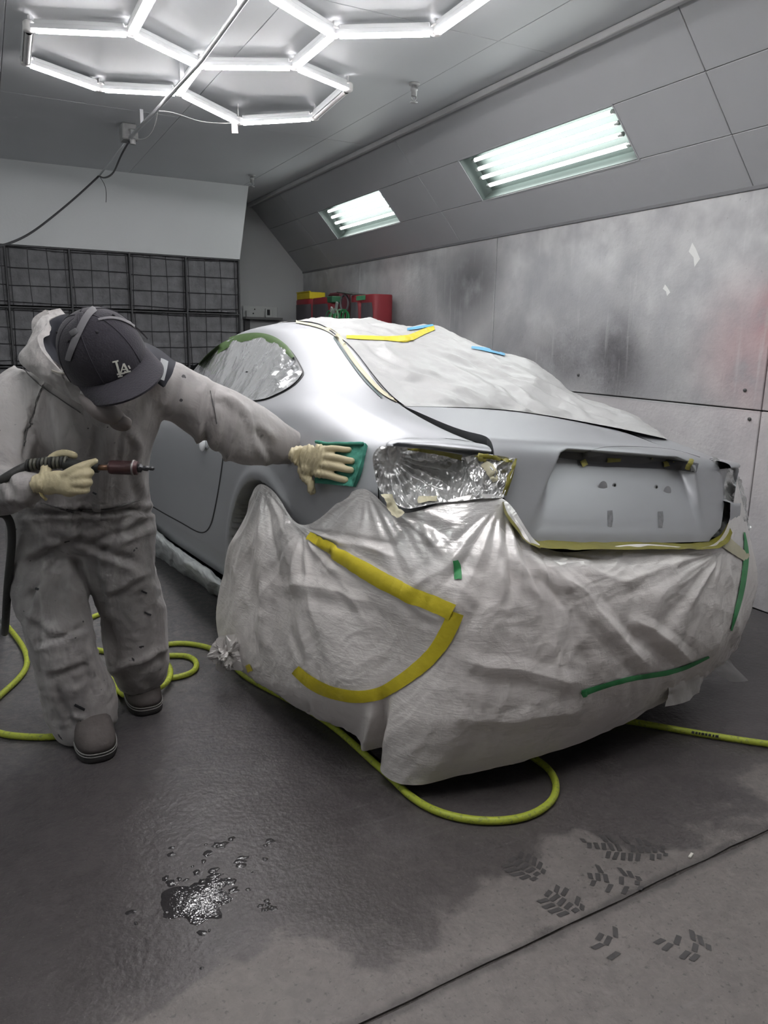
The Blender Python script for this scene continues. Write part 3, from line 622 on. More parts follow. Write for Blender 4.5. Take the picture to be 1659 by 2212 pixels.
# ---- roof and glass below the film (centre strip), both edges on R0
st = [1, 2, 3, 4, 5, 6, 7, 8]; ROOF = []
for c in st:
    a = NET[c][0]; crown = [0, .035, .035, .035, .035, .03, .024, .014, -.004][c]; ROOF.append([(a[0] * k, a[1] + (1 - k * k) * .02, a[2] + crown * (1 - k * k)) for k in (1, .5, 0, -.5, -1)])
ROOF = np.array(ROOF); RP = patch(ROOF, 60, 40)
add('roof', car2w(RP).reshape(-1, 3), gridF(60, 40), PAINT, car)
WS = np.array([[(x, y, z) for x in (-.62, -.3, 0, .3, .62)] for y, z in ((2.05, 1.425), (2.5, 1.22), (3.0, 1.03))]); WS[0, :, 2] += [-.1, .02, .035, .02, -.1]; WS[1, :, 0] *= 1.1; WS[2, :, 0] *= 1.2
add('windscreen', car2w(patch(WS, 12, 16)).reshape(-1, 3), gridF(12, 16), mat('glass_dark', (.04, .045, .05), .1), car)
# ---- nose (out of sight): bonnet and front end in plain body shape
FR = np.array([[(s * hw, vv, ww) for s, ww in ((-1, .2), (-1.0, .6), (-.96, .86), (-.6, tp), (0, tp + .03), (.6, tp), (.96, .86), (1.0, .6), (1, .2))] for vv, hw, tp in ((2.70, .95, 1.03), (3.2, .95, .96), (3.6, .90, .88), (3.82, .72, .74), (3.86, .60, .60))])
FR[3:, :, 2] *= np.array([1, .95, .85, .95, .95, .95, .85, .95, 1]); add('bonnet', car2w(patch(FR, 40, 60)).reshape(-1, 3), gridF(40, 60), PAINT, car)
# ---- rear quarter face around the tail lamp
pl = [(-.868, -.845), (-.845, -.885), (-.80, -.925), (-.735, -.965), (-.66, -1.00), (-.59, -1.028)]
top = [.938, .947, .951, .953, .952, .949]
edge = [(-.82, -.81, .936), (-.79, -.832, .944), (-.755, -.855, .951), (-.71, -.88, .9555), (-.645, -.906, .955), (-.58, -.935, .950)]
QF = []
for (a, b), tw_, ed in zip(pl, top, edge):
    QF.append([ed, (ed[0] * .55 + a * .45, ed[1] * .55 + b * .45, tw_ - .001), (a, b, tw_ - .016), (a * 1.004, b - .006, .90), (a * 1.008, b - .012, .83), (a * 1.012, b - .022, .74), (a * 1.015, b - .03, .62), (a, b - .03, .40), (a * .98, b, .2)])
sd = {.936: (-.82, -.81)}; QF.insert(0, [(-.818, -.808, .937), (-.827, -.806, .931), (-.836, -.803, .920), (-.849, -.801, .895), (-.863, -.806, .83), (-.868, -.826, .74), (-.871, -.858, .62), (-.866, -.882, .40), (-.836, -.882, .2)])
QF = np.array(QF); QG = patch(QF, 90, 150)
def in_poly(x, y, poly):
    r = np.zeros(x.shape, bool); n = len(poly)
    for i in range(n):
        (x1, y1), (x2, y2) = poly[i], poly[(i + 1) % n]
        c = ((y1 > y) != (y2 > y)) & (x < (x2 - x1) * (y - y1) / (y2 - y1 + 1e-12) + x1); r ^= c
    return r
def poly_dist(x, y, poly):
    d = np.full(x.shape, 9.0); n = len(poly)
    for i in range(n):
        a = np.array(poly[i]); b = np.array(poly[(i + 1) % n]); e = b - a; t = np.clip(((x - a[0]) * e[0] + (y - a[1]) * e[1]) / (e @ e), 0, 1)
        d = np.minimum(d, np.hypot(x - a[0] - t * e[0], y - a[1] - t * e[1]))
    return np.where(in_poly(x, y, poly), d, -d)
LAMPQ = [(-.862, .925), (-.85, .932), (-.58, .925), (-.58, .79), (-.80, .775), (-.845, .80), (-.868, .86)]
dd = poly_dist(QG[..., 0], QG[..., 2], LAMPQ); dd = np.where(QG[..., 1] < -.825, dd, -1); dep = sstep(.0, .012, dd) * .045
QG[..., 1] += dep; QG[..., 0] += dep * .5
add('rear_quarter', car2w(QG[::2, ::2] * np.array([-1, 1, 1])).reshape(-1, 3), gridF(45, 75, True), PAINT, car)
quarter = add('rear_quarter', car2w(QG).reshape(-1, 3), gridF(90, 150), PAINT, car)
# ---- boot lid
def lid_edge(w): return np.interp(w, [.60, .645, .66, .80, .905, .935, .96, 1.2], [.425, .43, .445, .540, .553, .553, .552, .552])
rows = [(-.345, 1.094), (-.46, 1.071), (-.60, 1.043), (-.80, 1.003), (-.93, .985), (-.985, .978), (-1.012, .967), (-1.035, .94), (-1.055, .87), (-1.080, .78), (-1.105, .70), (-1.12, .645)]
rows = spline(np.array(rows), 150); us = np.linspace(-1, 1, 190); LG = np.zeros((150, 190, 3))
for i, (vv, ww) in enumerate(rows):
    e = lid_edge(ww) if i > 75 else np.interp(vv, [-1.0, -.95, -.8, -.6, -.45, -.3], [.552, .553, .563, .579, .590, .592]); u = us * e
    er = np.interp(ww, [.60, .645, .66, .70, .80, .905, .96, 1.2], [.425, .43, .45, .53, .595, .605, .597, .592]) if i > 75 else .592; u = np.where(us > 0, us * er, u); bow = .13 * u ** 2 + .25 * np.maximum(0, np.abs(u) - .42) ** 2
    LG[i, :, 0] = u; LG[i, :, 1] = vv + bow * np.clip((-.35 - vv) / .5, 0, 1); LG[i, :, 2] = ww - (np.where(u < 0, .012, .05) * u ** 2 + np.where(u < 0, .05, .5) * np.maximum(0, np.abs(u) - .45) ** 2) * np.clip((ww - .6) / .3, 0, 1)
REC = [(-.262, .953), (.300, .953), (.362, .937), (.396, .90), (.415, .80), (.43, .64), (-.47, .64), (-.455, .70), (-.318, .905), (-.295, .938)]
dd = poly_dist(LG[..., 0], LG[..., 2], REC); face = LG[..., 1] < -.9
soft = np.interp(LG[..., 2], [.66, .80, .93], [.07, .040, .013]); dp = .070 * np.clip((LG[..., 2] - .645) / .28, 0, 1) ** 1.35 * sstep(0, 1, dd / soft); LG[..., 1] += dp * face
# rolled edge
ed = np.minimum((1 - np.abs(us))[None, :] * .57, (np.arange(150)[::-1] / 149.0 * 1.0)[:, None]); 
lid = add('boot_lid', car2w(LG).reshape(-1, 3), gridF(150, 190, True), PAINT, car)
# flange turned in around the lid so the gap has depth
bd = [LG[i, 0] for i in range(0, 150)] + [LG[149, j] for j in range(1, 190)] + [LG[i, 189] for i in range(148, -1, -1)]
bd = np.array(bd); inn = bd + np.array([[(.018 if b[0] < 0 else -.018) * (abs(b[0]) > .42), .02 if b[1] < -.95 else 0, -.03 if b[1] > -1.0 else .012] for b in bd])
add('lid_flange', car2w(np.vstack([bd, inn])), [(k, k + 1, len(bd) + k + 1, len(bd) + k) for k in range(len(bd) - 1)], PAINT, lid)
# dark inner body seen through the shut lines
IN = patch(NET[4:], 40, 40); IN[..., 0] *= .93; IN[..., 2] -= .035; IN[..., 1] += .03
IN = IN[:, :24]
add('inner_body', car2w(IN).reshape(-1, 3), gridF(40, 24), BLK, car)
gut = []
for i in range(0, 150, 3):
    b = LG[i, 0]
    if b[2] < .80: break
    gut.append([b + np.array([-.05, .0, -.035]), b + np.array([.05, 0, -.035]), b + np.array([.05, .03, -.07])])
gut = np.array(gut); add('shut_line_gutter', car2w(gut).reshape(-1, 3), gridF(len(gut), 3), BLK, car)
tub = np.array([[(s * a, b + .06, z) for s, a, b in ((-1, .80, -.80), (-1, .62, -.93), (-1, .3, -1.02), (0, 0, -1.04), (1, .3, -1.02), (1, .62, -.93), (1, .80, -.80))] for z in (.95, .75, .5, .22)])
add('rear_inner_panel', car2w(patch(tub, 8, 30)).reshape(-1, 3), gridF(8, 30), CUT, car)
# underbody floor
add('underbody', car2w([(-.74, -.85, .24), (.74, -.85, .24), (.88, 3.6, .22), (-.88, 3.6, .22), (-.74, -.85, .30), (.74, -.85, .30), (.88, 3.6, .30), (-.88, 3.6, .30)]), [(3, 2, 1, 0), (4, 5, 6, 7), (0, 1, 5, 4), (1, 2, 6, 5), (2, 3, 7, 6), (3, 0, 4, 7)], BLK, car, smooth=False)
# wheels standing on the floor
TYR = mat('tyre_rubber', (.025, .025, .026), .75, bump=.2); ALY = mat('alloy', (.5, .5, .52), .35, .9)
for s in (-1, 1):
    for vv in (0, 2.75):
        c = car2w((s * .82, vv, .33)); c[2] = .335; ax = CU * np.array([1, 1, 0]); ax = nrm(ax)
        t = MB().lathe([(.20, -.11), (.25, -.125), (.31, -.12), (.332, -.10), (.335, 0), (.332, .10), (.31, .12), (.25, .125), (.20, .11)], c, ax, 40, cap=False).build('wheel', TYR, car)
        mb = MB().lathe([(.21, -.10), (.21, .10)], c, ax, 30, cap=False)
        for k in range(5):
            a = 2 * math.pi * k / 5; upv = np.cross(ax, [0, 1, 0]); upv = nrm(np.array([0, 0, 1.0])); sd = np.cross(ax, upv); d = upv * math.cos(a) + sd * math.sin(a); mb.box(c + d * .11 + ax * s * .08, (.018, .10, .03), [ax, d, np.cross(ax, d)])
        mb.lathe([(.06, -.09), (.06, .09)], c, ax, 16); mb.build('rim', ALY, t)
SB = bvh_of([shell]); RB = bvh_of([shell, quarter, lid])
# ---- door shut line, sill line: thin dark inlays on the body surface
def strip(bvh, pts, wpx, name, m, parent, off=.0012, n=60, sp=True, **k):
    P = spline(np.array(pts, float), n) if sp else polyline(pts, n); T = np.gradient(P, axis=0); T /= np.linalg.norm(T, axis=1, keepdims=True); N = np.stack([-T[:, 1], T[:, 0]], 1)
    w = np.interp(np.linspace(0, 1, n), np.linspace(0, 1, len(wpx)), wpx)[:, None] if not np.isscalar(wpx) else wpx
    A = castm(bvh, P - N * w / 2, off); B = castm(bvh, P + N * w / 2, off); Cc = castm(bvh, P, off * 1.5)
    if A is None or B is None or Cc is None: print('MISS', name, pts[0]); return None
    G = np.stack([A, Cc, B], 1); return MB().grid(G).build(name, m, parent, **k)
door = strip(SB, [(489, 900), (485, 960), (475, 1040), (462, 1110), (452, 1140), (443, 1149), (432, 1150), (400, 1134), (360, 1112), (318, 1087)], 2.6, 'door_shut_line', BLK, car, .001, 90)
for a in ([(475, 962), (472, 1000)],): pass
# side window: seal ring and film (film built with the masks below)
WIN = [(420, 800), (445, 772), (475, 748), (505, 731), (535, 723), (567, 722), (597, 732), (622, 750), (641, 773), (654, 797), (657, 806), (648, 822), (630, 838), (605, 852), (575, 864), (545, 868), (505, 868), (465, 862), (430, 852), (405, 840), (400, 825)]
ring = polyline(spline(np.array(WIN + WIN[:1], float), 200), 150, True); c = np.array([540, 800]); 
A = castm(SB, ring, .003); B = castm(SB, ring + (c - ring) / np.linalg.norm(c - ring, axis=1, keepdims=True) * 5, .004); mb = MB(); n = len(A)
mb.put(np.vstack([A, B]), [(k, (k + 1) % n, n + (k + 1) % n, n + k) for k in range(n)]); mb.build('window_seal', RUB, car)
# quarter-panel lip highlight crease under the lid and lock barrel with cover
q = cast(SB, (450, 955), .0); nl = -CU
hd = MB().lathe([(.034, 0), (.034, .006), (.026, .012)], q, nl, 18).build('handle_mount', mat('handle_grey', (.6, .62, .64), .3, .5), car)
bl = np.array([CF, CWv, CU]); tf = cast(SB, (446, 960), .02)
MB().ball(tf, (.024, .040, .018), 14, 10, bl).build('handle_cover', mat('bulb_white', (.86, .88, .9), .15, coat=.5), hd)
MB().ball(tf + CF * .045 + CWv * .028, (.022, .030, .012), 14, 10, bl).build('handle_cover', mat('bulb_clear', (.8, .83, .86), .1, coat=.5), hd)
# plate-recess details on the boot lid
LB = bvh_of([lid])
def disc(px, r, name, m, off=.002, sq=1.0, n=14):
    q = cast(LB, px, off); add(name, [q + CU * r * sq * math.cos(2 * math.pi * k / n) + CWv * r * math.sin(2 * math.pi * k / n) for k in range(n)] + [q - CF * .0025], [(k, (k + 1) % n, n) for k in range(n)], m, lid)
for p in ((1302, 1052), (1441, 1062)): disc(p, .021, 'plate_boss', mat('boss_grey', (.46, .47, .49), .3, .75), .0015)
for p in ((1327, 1049), (1417, 1053)): disc(p, .011, 'screw_hole_rim', mat('boss_pale', (.58, .59, .6), .35, .7), .001); disc(p, .0055, 'screw_hole', BLK, .0035)
for p in ((1318, 1120), (1427, 1122)):
    strip(LB, [(p[0] - 1, p[1] - 17), (p[0], p[1]), (p[0] - 1, p[1] + 18)], [11, 12, 8], 'sealant_smear', mat('smear_grey', (.20, .20, .21), .6, var=.5, vscale=60), lid, .001, 20)
# dark band under the recess top: bare primer with the shadow painted in
strip(LB, [(1246, 994), (1300, 988), (1380, 988), (1460, 994), (1508, 1004)], [24, 44, 46, 44, 34], 'primer_shade_band', mat('primer_shaded', (.13, .13, .145), .55, .3), lid, .0012, 40)

TPY = mat('tape_dull_yellow', (.42, .38, .10), .6, var=.25, vscale=40)
for pts, w in (([(1256, 996), (1262, 1008)], 13), ([(1308, 994), (1337, 992)], 15), ([(1404, 990), (1408, 993)], 8), ([(1430, 1005), (1458, 999)], 12), ([(1486, 1012), (1491, 994)], 10)):
    strip(LB, pts, w, 'masking_tape', TPY, lid, .007, 10, sp=False)
# ================================================================== MASKING FILM AND TAPE
def film_sheet_mat(name, col, rough, metal, alpha, b1=.35, scl=14.0, coat=0.0, spec=.6):
    "thin masking film: fine creases, slightly milky"
    m = mat(name, col, rough, metal, spec=spec, coat=coat); g = NT(m); p = g.coord('Object')
    n = g.noise(p, scl, 3, 1.2); n2 = g.noise(p, scl * 4, 2, .8)
    v = g.nt.nodes.new('ShaderNodeTexVoronoi'); v.inputs['Scale'].default_value = scl * 1.1; v.feature = 'F1'
    wn = g.nt.nodes.new('ShaderNodeTexNoise'); wn.inputs['Scale'].default_value = scl * .6; g.l(p, wn.inputs[0]); wv = g.vadd(p, wn.outputs['Color'], .09); g.l(wv, v.inputs['Vector'])
    h = g.math('ADD', g.math('MULTIPLY', v.outputs['Distance'], 1.0), g.math('MULTIPLY', n, .8)); h = g.math('ADD', h, g.math('MULTIPLY', n2, .25))
    g.l(g.bump(h, b1, .012), g.b.inputs['Normal'])
    g.l(g.mix(n, tuple(c * .93 for c in col), tuple(min(1, c * 1.06) for c in col)), g.b.inputs['Base Color'])
    if alpha < 1: g.b.inputs['Alpha'].default_value = alpha
    return m
SHEET = film_sheet_mat('masking_paper_film', (.70, .675, .655), .42, 0.0, 1.0, .42, 11)
FOIL = film_sheet_mat('clear_film_crinkled', (.66, .66, .655), .20, .55, 1.0, .55, 16)
WFILM = film_sheet_mat('window_film', (.84, .85, .86), .17, .62, 1.0, .32, 12)
GFILM = film_sheet_mat('glass_film', (.53, .53, .525), .42, .0, 1.0, .34, 9)
YEL = mat('tape_yellow', (.72, .60, .035), .45, var=.12, vscale=30, bump=.12, bscale=60); GRN = mat('tape_green', (.05, .33, .11), .5, var=.15, vscale=40)
OLV = mat('tape_olive', (.20, .18, .02), .5, var=.3, vscale=14, bump=.2, bscale=30); BLU = mat('tape_blue', (.13, .42, .66), .5); CRM = mat('tape_cream', (.66, .62, .44), .55, var=.1, vscale=20); GRN2 = mat('tape_sage', (.07, .125, .04), .5, var=.35, vscale=18)

# ---- big sheet round the rear bumper and wheel.  pixel rows x columns, with plan constraint per point
T_ = [  # top row ... bottom row, each 13 columns
 [(548, 1058), (566, 1046), (604, 1078), (642, 1130), (700, 1112), (785, 1056), (850, 1104), (965, 1082), (1088, 1078), (1160, 1171), (1350, 1177), (1548, 1171), (1592, 1035)],
 [(508, 1160), (545, 1158), (598, 1165), (652, 1180), (720, 1185), (800, 1180), (880, 1185), (985, 1190), (1090, 1200), (1185, 1225), (1350, 1232), (1552, 1230), (1617, 1150)],
 [(475, 1270), (530, 1270), (600, 1280), (670, 1290), (755, 1300), (835, 1305), (905, 1310), (1000, 1310), (1110, 1320), (1210, 1320), (1360, 1312), (1560, 1300), (1634, 1235)],
 [(468, 1360), (530, 1372), (600, 1388), (680, 1402), (760, 1408), (845, 1415), (915, 1425), (1010, 1435), (1120, 1440), (1220, 1430), (1370, 1412), (1568, 1370), (1624, 1310)],
 [(488, 1420), (540, 1448), (610, 1480), (690, 1505), (765, 1518), (838, 1540), (895, 1560), (1010, 1560), (1120, 1552), (1230, 1530), (1380, 1488), (1545, 1420), (1606, 1365)],
 [(515, 1440), (560, 1476), (620, 1516), (700, 1562), (770, 1590), (830, 1652), (868, 1694), (1010, 1672), (1120, 1648), (1230, 1612), (1400, 1538), (1540, 1448), (1592, 1402)]]
K_ = [  # number: u, (v,): v, 'z': world height
 [-.985, -.985, -.985, -.975, -.95, -.905, (-.93,), (-1.045,), (-1.09,), (-1.155,), (-1.175,), (-1.13,), .80],
 [-1.0, -1.01, -1.01, -.99, -.955, (-.88,), (-1.0,), (-1.12,), (-1.18,), (-1.215,), (-1.235,), (-1.17,), .90],
 [-1.01, -1.02, -1.015, -.99, -.945, (-.96,), (-1.06,), (-1.17,), (-1.215,), (-1.245,), (-1.26,), (-1.18,), .93],
 [-1.01, -1.02, -1.01, -.985, -.94, (-.96,), (-1.065,), (-1.175,), (-1.22,), (-1.25,), (-1.26,), (-1.16,), .92],
 [-1.0, -1.0, -.99, -.96, -.92, (-.94,), (-1.06,), (-1.165,), (-1.21,), (-1.23,), (-1.22,), (-1.11,), .90],
 ['.05', '.06', '.085', '.10', '.10', '.055', '.05', '.085', '.10', '.11', '.13', '.14', '.15']]
def CK(p, k):
    if isinstance(k, str): return w2car(PX(p, z=float(k)))
    return CP(p, v=k[0]) if isinstance(k, tuple) else CP(p, u=k)
CG = np.array([[CK(p, k) for p, k in zip(a, b)] for a, b in zip(T_, K_)])
if 0:
    for r in CG: print([tuple(np.round(x, 2)) for x in r])
    print(np.round(car2w(CG[-1])[:, 2], 3))
NA, NB = 230, 430
SG = car2w(patch(CG, NA, NB)); SN = face_cam(gnormals(SG), SG)
arc = np.concatenate([[0], np.cumsum(np.linalg.norm(np.diff(SG[NA // 2], axis=0), axis=1))]); aa = np.broadcast_to(arc[None], (NA, NB)); bb = np.broadcast_to(np.linspace(0, .95, NA)[:, None], (NA, NB)); tt = bb / .95
PXG = np.array([proj(p) for p in SG.reshape(-1, 3)]).reshape(NA, NB, 2)
h = crumple(aa, bb * .8 + aa * .35, 2, (1.8, 4.2, 10), (.0065, .0045, .0018), .6, 2.2) * (.55 + .45 * np.clip(aa / .9, 0, 1))
# fans of folds running down from the pinned points
def fan(px, freq, amp, r0, r1, lo, hi, seed):
    d = PXG - np.array(px); r = np.hypot(d[..., 0], d[..., 1]); an = np.arctan2(d[..., 1], d[..., 0]); wv = .25 * fbm(v3(an * 3, r / 160, seed), seed, 2)
    msk = sstep(r0, r0 + 40, r) * sstep(r1, r1 * .55, r) * sstep(lo - .15, lo + .1, an) * sstep(hi + .15, hi - .1, an)
    return amp * folds(an * freq + wv + seed, .45) * msk * (.45 + .55 * vnoise(v3(an * 5, r / 90, seed), seed) ** 2 * 2)
h = h + fan((566, 1046), 2.6, .010, 12, 430, .9, 2.2, 1) + fan((648, 1138), 3.0, .008, 10, 300, .2, 2.2, 2) + fan((790, 1058), 3.0, .007, 10, 260, .3, 2.8, 3) + fan((1088, 1078), 3.0, .009, 20, 330, .7, 2.4, 4) + fan((1165, 1185), 2.2, .008, 20, 420, .1, 1.5, 5) + fan((1560, 1190), 2.4, .007, 15, 330, 1.2, 3.0, 6)
# long drag creases across the bumper
for (x0, y0), (x1, y1), am, wd in [((1170, 1200), (1410, 1440), .020, 26), ((1370, 1330), (1500, 1440), .018, 22), ((720, 1180), (960, 1345), .010, 16), ((600, 1260), (800, 1300), .012, 22), ((560, 1180), (575, 1400), .016, 18), ((520, 1150), (500, 1390), .018, 20), ((640, 1230), (660, 1420), .012, 18), ((1000, 1430), (1260, 1475), .012, 26), ((1090, 1190), (1180, 1290), .014, 20), ((980, 1560), (1260, 1540), .010, 24), ((900, 1120), (950, 1200), .012, 14)]:
    a = np.array([x0, y0]); e = np.array([x1 - x0, y1 - y0]); L = np.hypot(*e); e = e / L; d = PXG - a; t = d @ e; s = d[..., 0] * -e[1] + d[..., 1] * e[0] + 10 * vnoise(v3(t / 60, t * 0, x0), 8)
    h = h + .8 * am * (np.maximum(0, 1 - np.abs(s) / wd) - .5 * np.maximum(0, 1 - np.abs(s - wd * 1.4) / wd)) * sstep(-20, 40, t) * sstep(L + 20, L - 40, t)
# the split and tucked flap at the near corner
for x0, wd, am in ((812, 13, -.055), (795, 15, .03), (838, 17, .022)):
    xx = x0 + (PXG[..., 1] - 1640) * -.12; h = h + am * np.exp(-((PXG[..., 0] - xx) / wd) ** 2) * sstep(1480, 1600, PXG[..., 1])
h = h * sstep(-.02, .10, tt) 
SG = SG + SN * h[..., None]
SG[..., 2] = np.maximum(SG[..., 2], .006)
# film near the body is stretched clear and foil-like; lower down it is milky paper film
def sheet_mat():
    m = mat('bumper_sheet', (.7, .68, .66), .4); g = NT(m); p = g.pos(); x, y, z = g.sep(p); po = g.coord('Object')
    at = g.nt.nodes.new('ShaderNodeAttribute'); at.attribute_name = 'stretch'; st_ = at.outputs['Fac']
    n = g.noise(po, 9, 4, 1.2); n2 = g.noise(po, 42, 3, 1.0)
    wn = g.nt.nodes.new('ShaderNodeTexNoise'); wn.inputs['Scale'].default_value = 6; g.l(po, wn.inputs[0]); wv = g.vadd(po, wn.outputs['Color'], .12)
    v = g.nt.nodes.new('ShaderNodeTexVoronoi'); v.inputs['Scale'].default_value = 11; g.l(wv, v.inputs['Vector'])
    hh = g.math('ADD', v.outputs['Distance'], g.math('MULTIPLY', n, .9)); hh = g.math('ADD', hh, g.math('MULTIPLY', n2, .20))
    mp = g.nt.nodes.new('ShaderNodeMapping'); mp.inputs['Scale'].default_value = (7, 7, 34); mp.inputs['Rotation'].default_value = (.15, .2, 0); g.l(po, mp.inputs[0]); fine = g.noise(mp.outputs[0], 1.6, 5, 1.5, .6)
    b1 = g.bump(hh, .34, .012); g.l(g.bump(fine, .30, .006, b1), g.b.inputs['Normal'])
    c = g.mix(n, (.80, .755, .73), (.87, .825, .80)); c = g.mix(st_, c, (.80, .785, .77)); g.l(c, g.b.inputs['Base Color'])
    g.l(g.math('MULTIPLY', st_, .35), g.b.inputs['Metallic']); g.l(g.math('SUBTRACT', .44, g.math('MULTIPLY', st_, .22)), g.b.inputs['Roughness']); return m
def film_obj(name, G, m, parent=None, thick=.0, attr=None, flip=False, **k):
    o = add(name, G.reshape(-1, 3), gridF(*G.shape[:2], flip), m, parent, **k)
    if attr is not None: a = o.data.attributes.new('stretch', 'FLOAT', 'POINT'); a.data.foreach_set('value', attr.ravel().astype(np.float32))
    return o
def oriented(G):
    n = np.cross(np.gradient(G, axis=0), np.gradient(G, axis=1)); return np.sum(n * (CAM - G)) < 0
bx = np.mean(SG.reshape(-1, 3), axis=0); bs = empty('bumper_mask', (bx[0], bx[1], 0), 'large white masking film sheet draped round the rear bumper and wheel', 'masking film')
stretch = np.clip(sstep(.30, .0, tt + .10 * fbm(v3(aa * 4, bb * 4), 12, 3)) * np.interp(aa / arc[-1], [0, .3, .55, .68, .9, 1], [.75, 1, 1, .45, .3, .9]), 0, 1)
sheet = film_obj('film', SG, sheet_mat(), bs, attr=stretch, flip=oriented(SG))
SHB = bvh_of([sheet])
tp = strip(SHB, [(668, 1160), (720, 1190), (800, 1238), (880, 1280), (940, 1305), (978, 1322)], [16, 26, 33, 34, 36, 36], 'yellow_tape', YEL, bs, .008, 90)
strip(SHB, [(985, 1322), (962, 1375), (925, 1425), (880, 1462), (835, 1490), (790, 1503), (740, 1500), (700, 1488), (665, 1468), (640, 1446)], [34, 34, 32, 30, 28, 26, 26, 26, 26, 22], 'yellow_tape', YEL, bs, .005, 110)
strip(SHB, [(1606, 1150), (1610, 1190), (1603, 1260), (1592, 1310), (1578, 1362)], [3, 12, 12, 11, 4], 'green_tape', GRN, bs, .004, 50)
strip(SHB, [(1256, 1497), (1300, 1482), (1380, 1462), (1450, 1450), (1500, 1432), (1530, 1418)], [14, 11, 11, 11, 9, 5], 'green_tape', GRN, bs, .004, 60)
strip(SHB, [(1258, 1492), (1262, 1503)], [14, 10], 'green_tape', GRN, bs, .006, 8, sp=False)
strip(SHB, [(983, 1210), (988, 1230), (990, 1252)], [10, 18, 16], 'green_tape', GRN, bs, .004, 14)
strip(SHB, [(1566, 1172), (1590, 1190), (1612, 1206)], [26, 22, 18], 'cream_tape', CRM, bs, .005, 14)
strip(SHB, [(536, 1436), (542, 1450)], [10, 12], 'yellow_tape', YEL, bs, .004, 8, sp=False)
# olive tape bridging sheet and boot lid
def ribbon(name, top, bot, m, parent, n=60, bulge=.0, seed=1, **k):
    A = spline(np.array(top), n); B = spline(np.array(bot), n); G = np.stack([A * (1 - t) + B * t for t in np.linspace(0, 1, 7)], 1)
    N = face_cam(gnormals(G), G); ar = np.linspace(0, 1, n)[:, None] * np.linalg.norm(A[-1] - A[0]); bb_ = np.linspace(0, .05, 7)[None]
    G = G + N * (bulge * (vnoise(v3(ar * 22 + bb_ * 0, bb_ * 30 + ar * 0), seed)))[..., None]; return film_obj(name, G, m, parent, flip=oriented(G), **k)
tpx = [(1088, 1078), (1100, 1102), (1125, 1134), (1150, 1160), (1172, 1170)]; bpx = [(1084, 1086), (1092, 1112), (1118, 1148), (1142, 1172), (1168, 1186)]
ribbon('edge_tape', [car2w(CP(p, v=q)) for p, q in zip(tpx, (-1.05, -1.06, -1.08, -1.09, -1.10))], [car2w(CP(p, v=q)) for p, q in zip(bpx, (-1.12, -1.15, -1.17, -1.19, -1.20))], OLV, bs, 40, .003)
tpx = [(1165, 1167), (1250, 1169), (1350, 1170), (1450, 1170), (1530, 1168), (1560, 1152), (1572, 1130)]; bpx = [(1166, 1184), (1250, 1187), (1350, 1187), (1450, 1186), (1540, 1185), (1572, 1172), (1582, 1150)]
ribbon('edge_tape', [car2w(CP(p, v=q)) for p, q in zip(tpx, (-1.09, -1.105, -1.11, -1.10, -1.08, -1.06, -1.03))], [car2w(CP(p, v=q)) for p, q in zip(bpx, (-1.20, -1.215, -1.22, -1.21, -1.18, -1.14, -1.10))], OLV, bs, 70, .003)
# loose flap and torn pieces at the right rear
def px_sheet(name, rows, cons, na, nb, m, parent, cr=((6, 14), (.012, .006)), seed=3, pin=None, **k):
    G = car2w(patch(np.array([[CK(p, q) for p, q in zip(a, b)] for a, b in zip(rows, cons)]), na, nb)); N = face_cam(gnormals(G), G)
    la = np.linalg.norm(G[-1, nb // 2] - G[0, nb // 2]); lb = np.linalg.norm(G[na // 2, -1] - G[na // 2, 0]); A, B = np.meshgrid(np.linspace(0, la, na), np.linspace(0, lb, nb), indexing='ij')
    hh = crumple(A, B, seed, cr[0], cr[1], .4, 1.4)
    if pin: e = np.minimum(np.minimum(A, la - A) / la, np.minimum(B, lb - B) / lb); hh = hh * sstep(0, pin, e)
    G = G + N * hh[..., None]; G[..., 2] = np.maximum(G[..., 2], .004); return film_obj(name, G, m, parent, flip=oriented(G), **k), G
px_sheet('film_flap', [[(1440, 1468), (1480, 1445), (1530, 1420)], [(1446, 1498), (1490, 1470), (1532, 1440)], [(1440, 1528), (1490, 1512), (1522, 1470)]], [[(-1.16,), (-1.12,), (-1.05,)]] * 3, 24, 24, SHEET, bs, seed=5)
px_sheet('film_scrap', [[(1520, 1422), (1545, 1420), (1560, 1405)], [(1535, 1440), (1570, 1440), (1590, 1440)], [(1545, 1452), (1580, 1472), (1614, 1470)]], [[(-1.0,), (-.98,), (-.95,)]] * 3, 18, 18, mat('thin_clear_film', (.72, .70, .69), .3, alpha=.35), bs, ((7,), (.008,)), seed=6)
G = []
cb = car2w(CP((487, 1410), u=-1.06)); rb = np.random.RandomState(3); mb = MB().ball(cb, (.050, .045, .055), 40, 28); V = np.array(mb.V); d = (V - cb); dn_ = d / np.linalg.norm(d, axis=1, keepdims=True)
an = np.arctan2(dn_[:, 1], dn_[:, 0]); hh = crumple(an * .2 + .4, dn_[:, 2] * .12, 9, (9, 20), (.045, .018), .4); V = V + dn_ * hh[:, None]; add('film_bunch', V, mb.F, SHEET, bs, smooth=False)

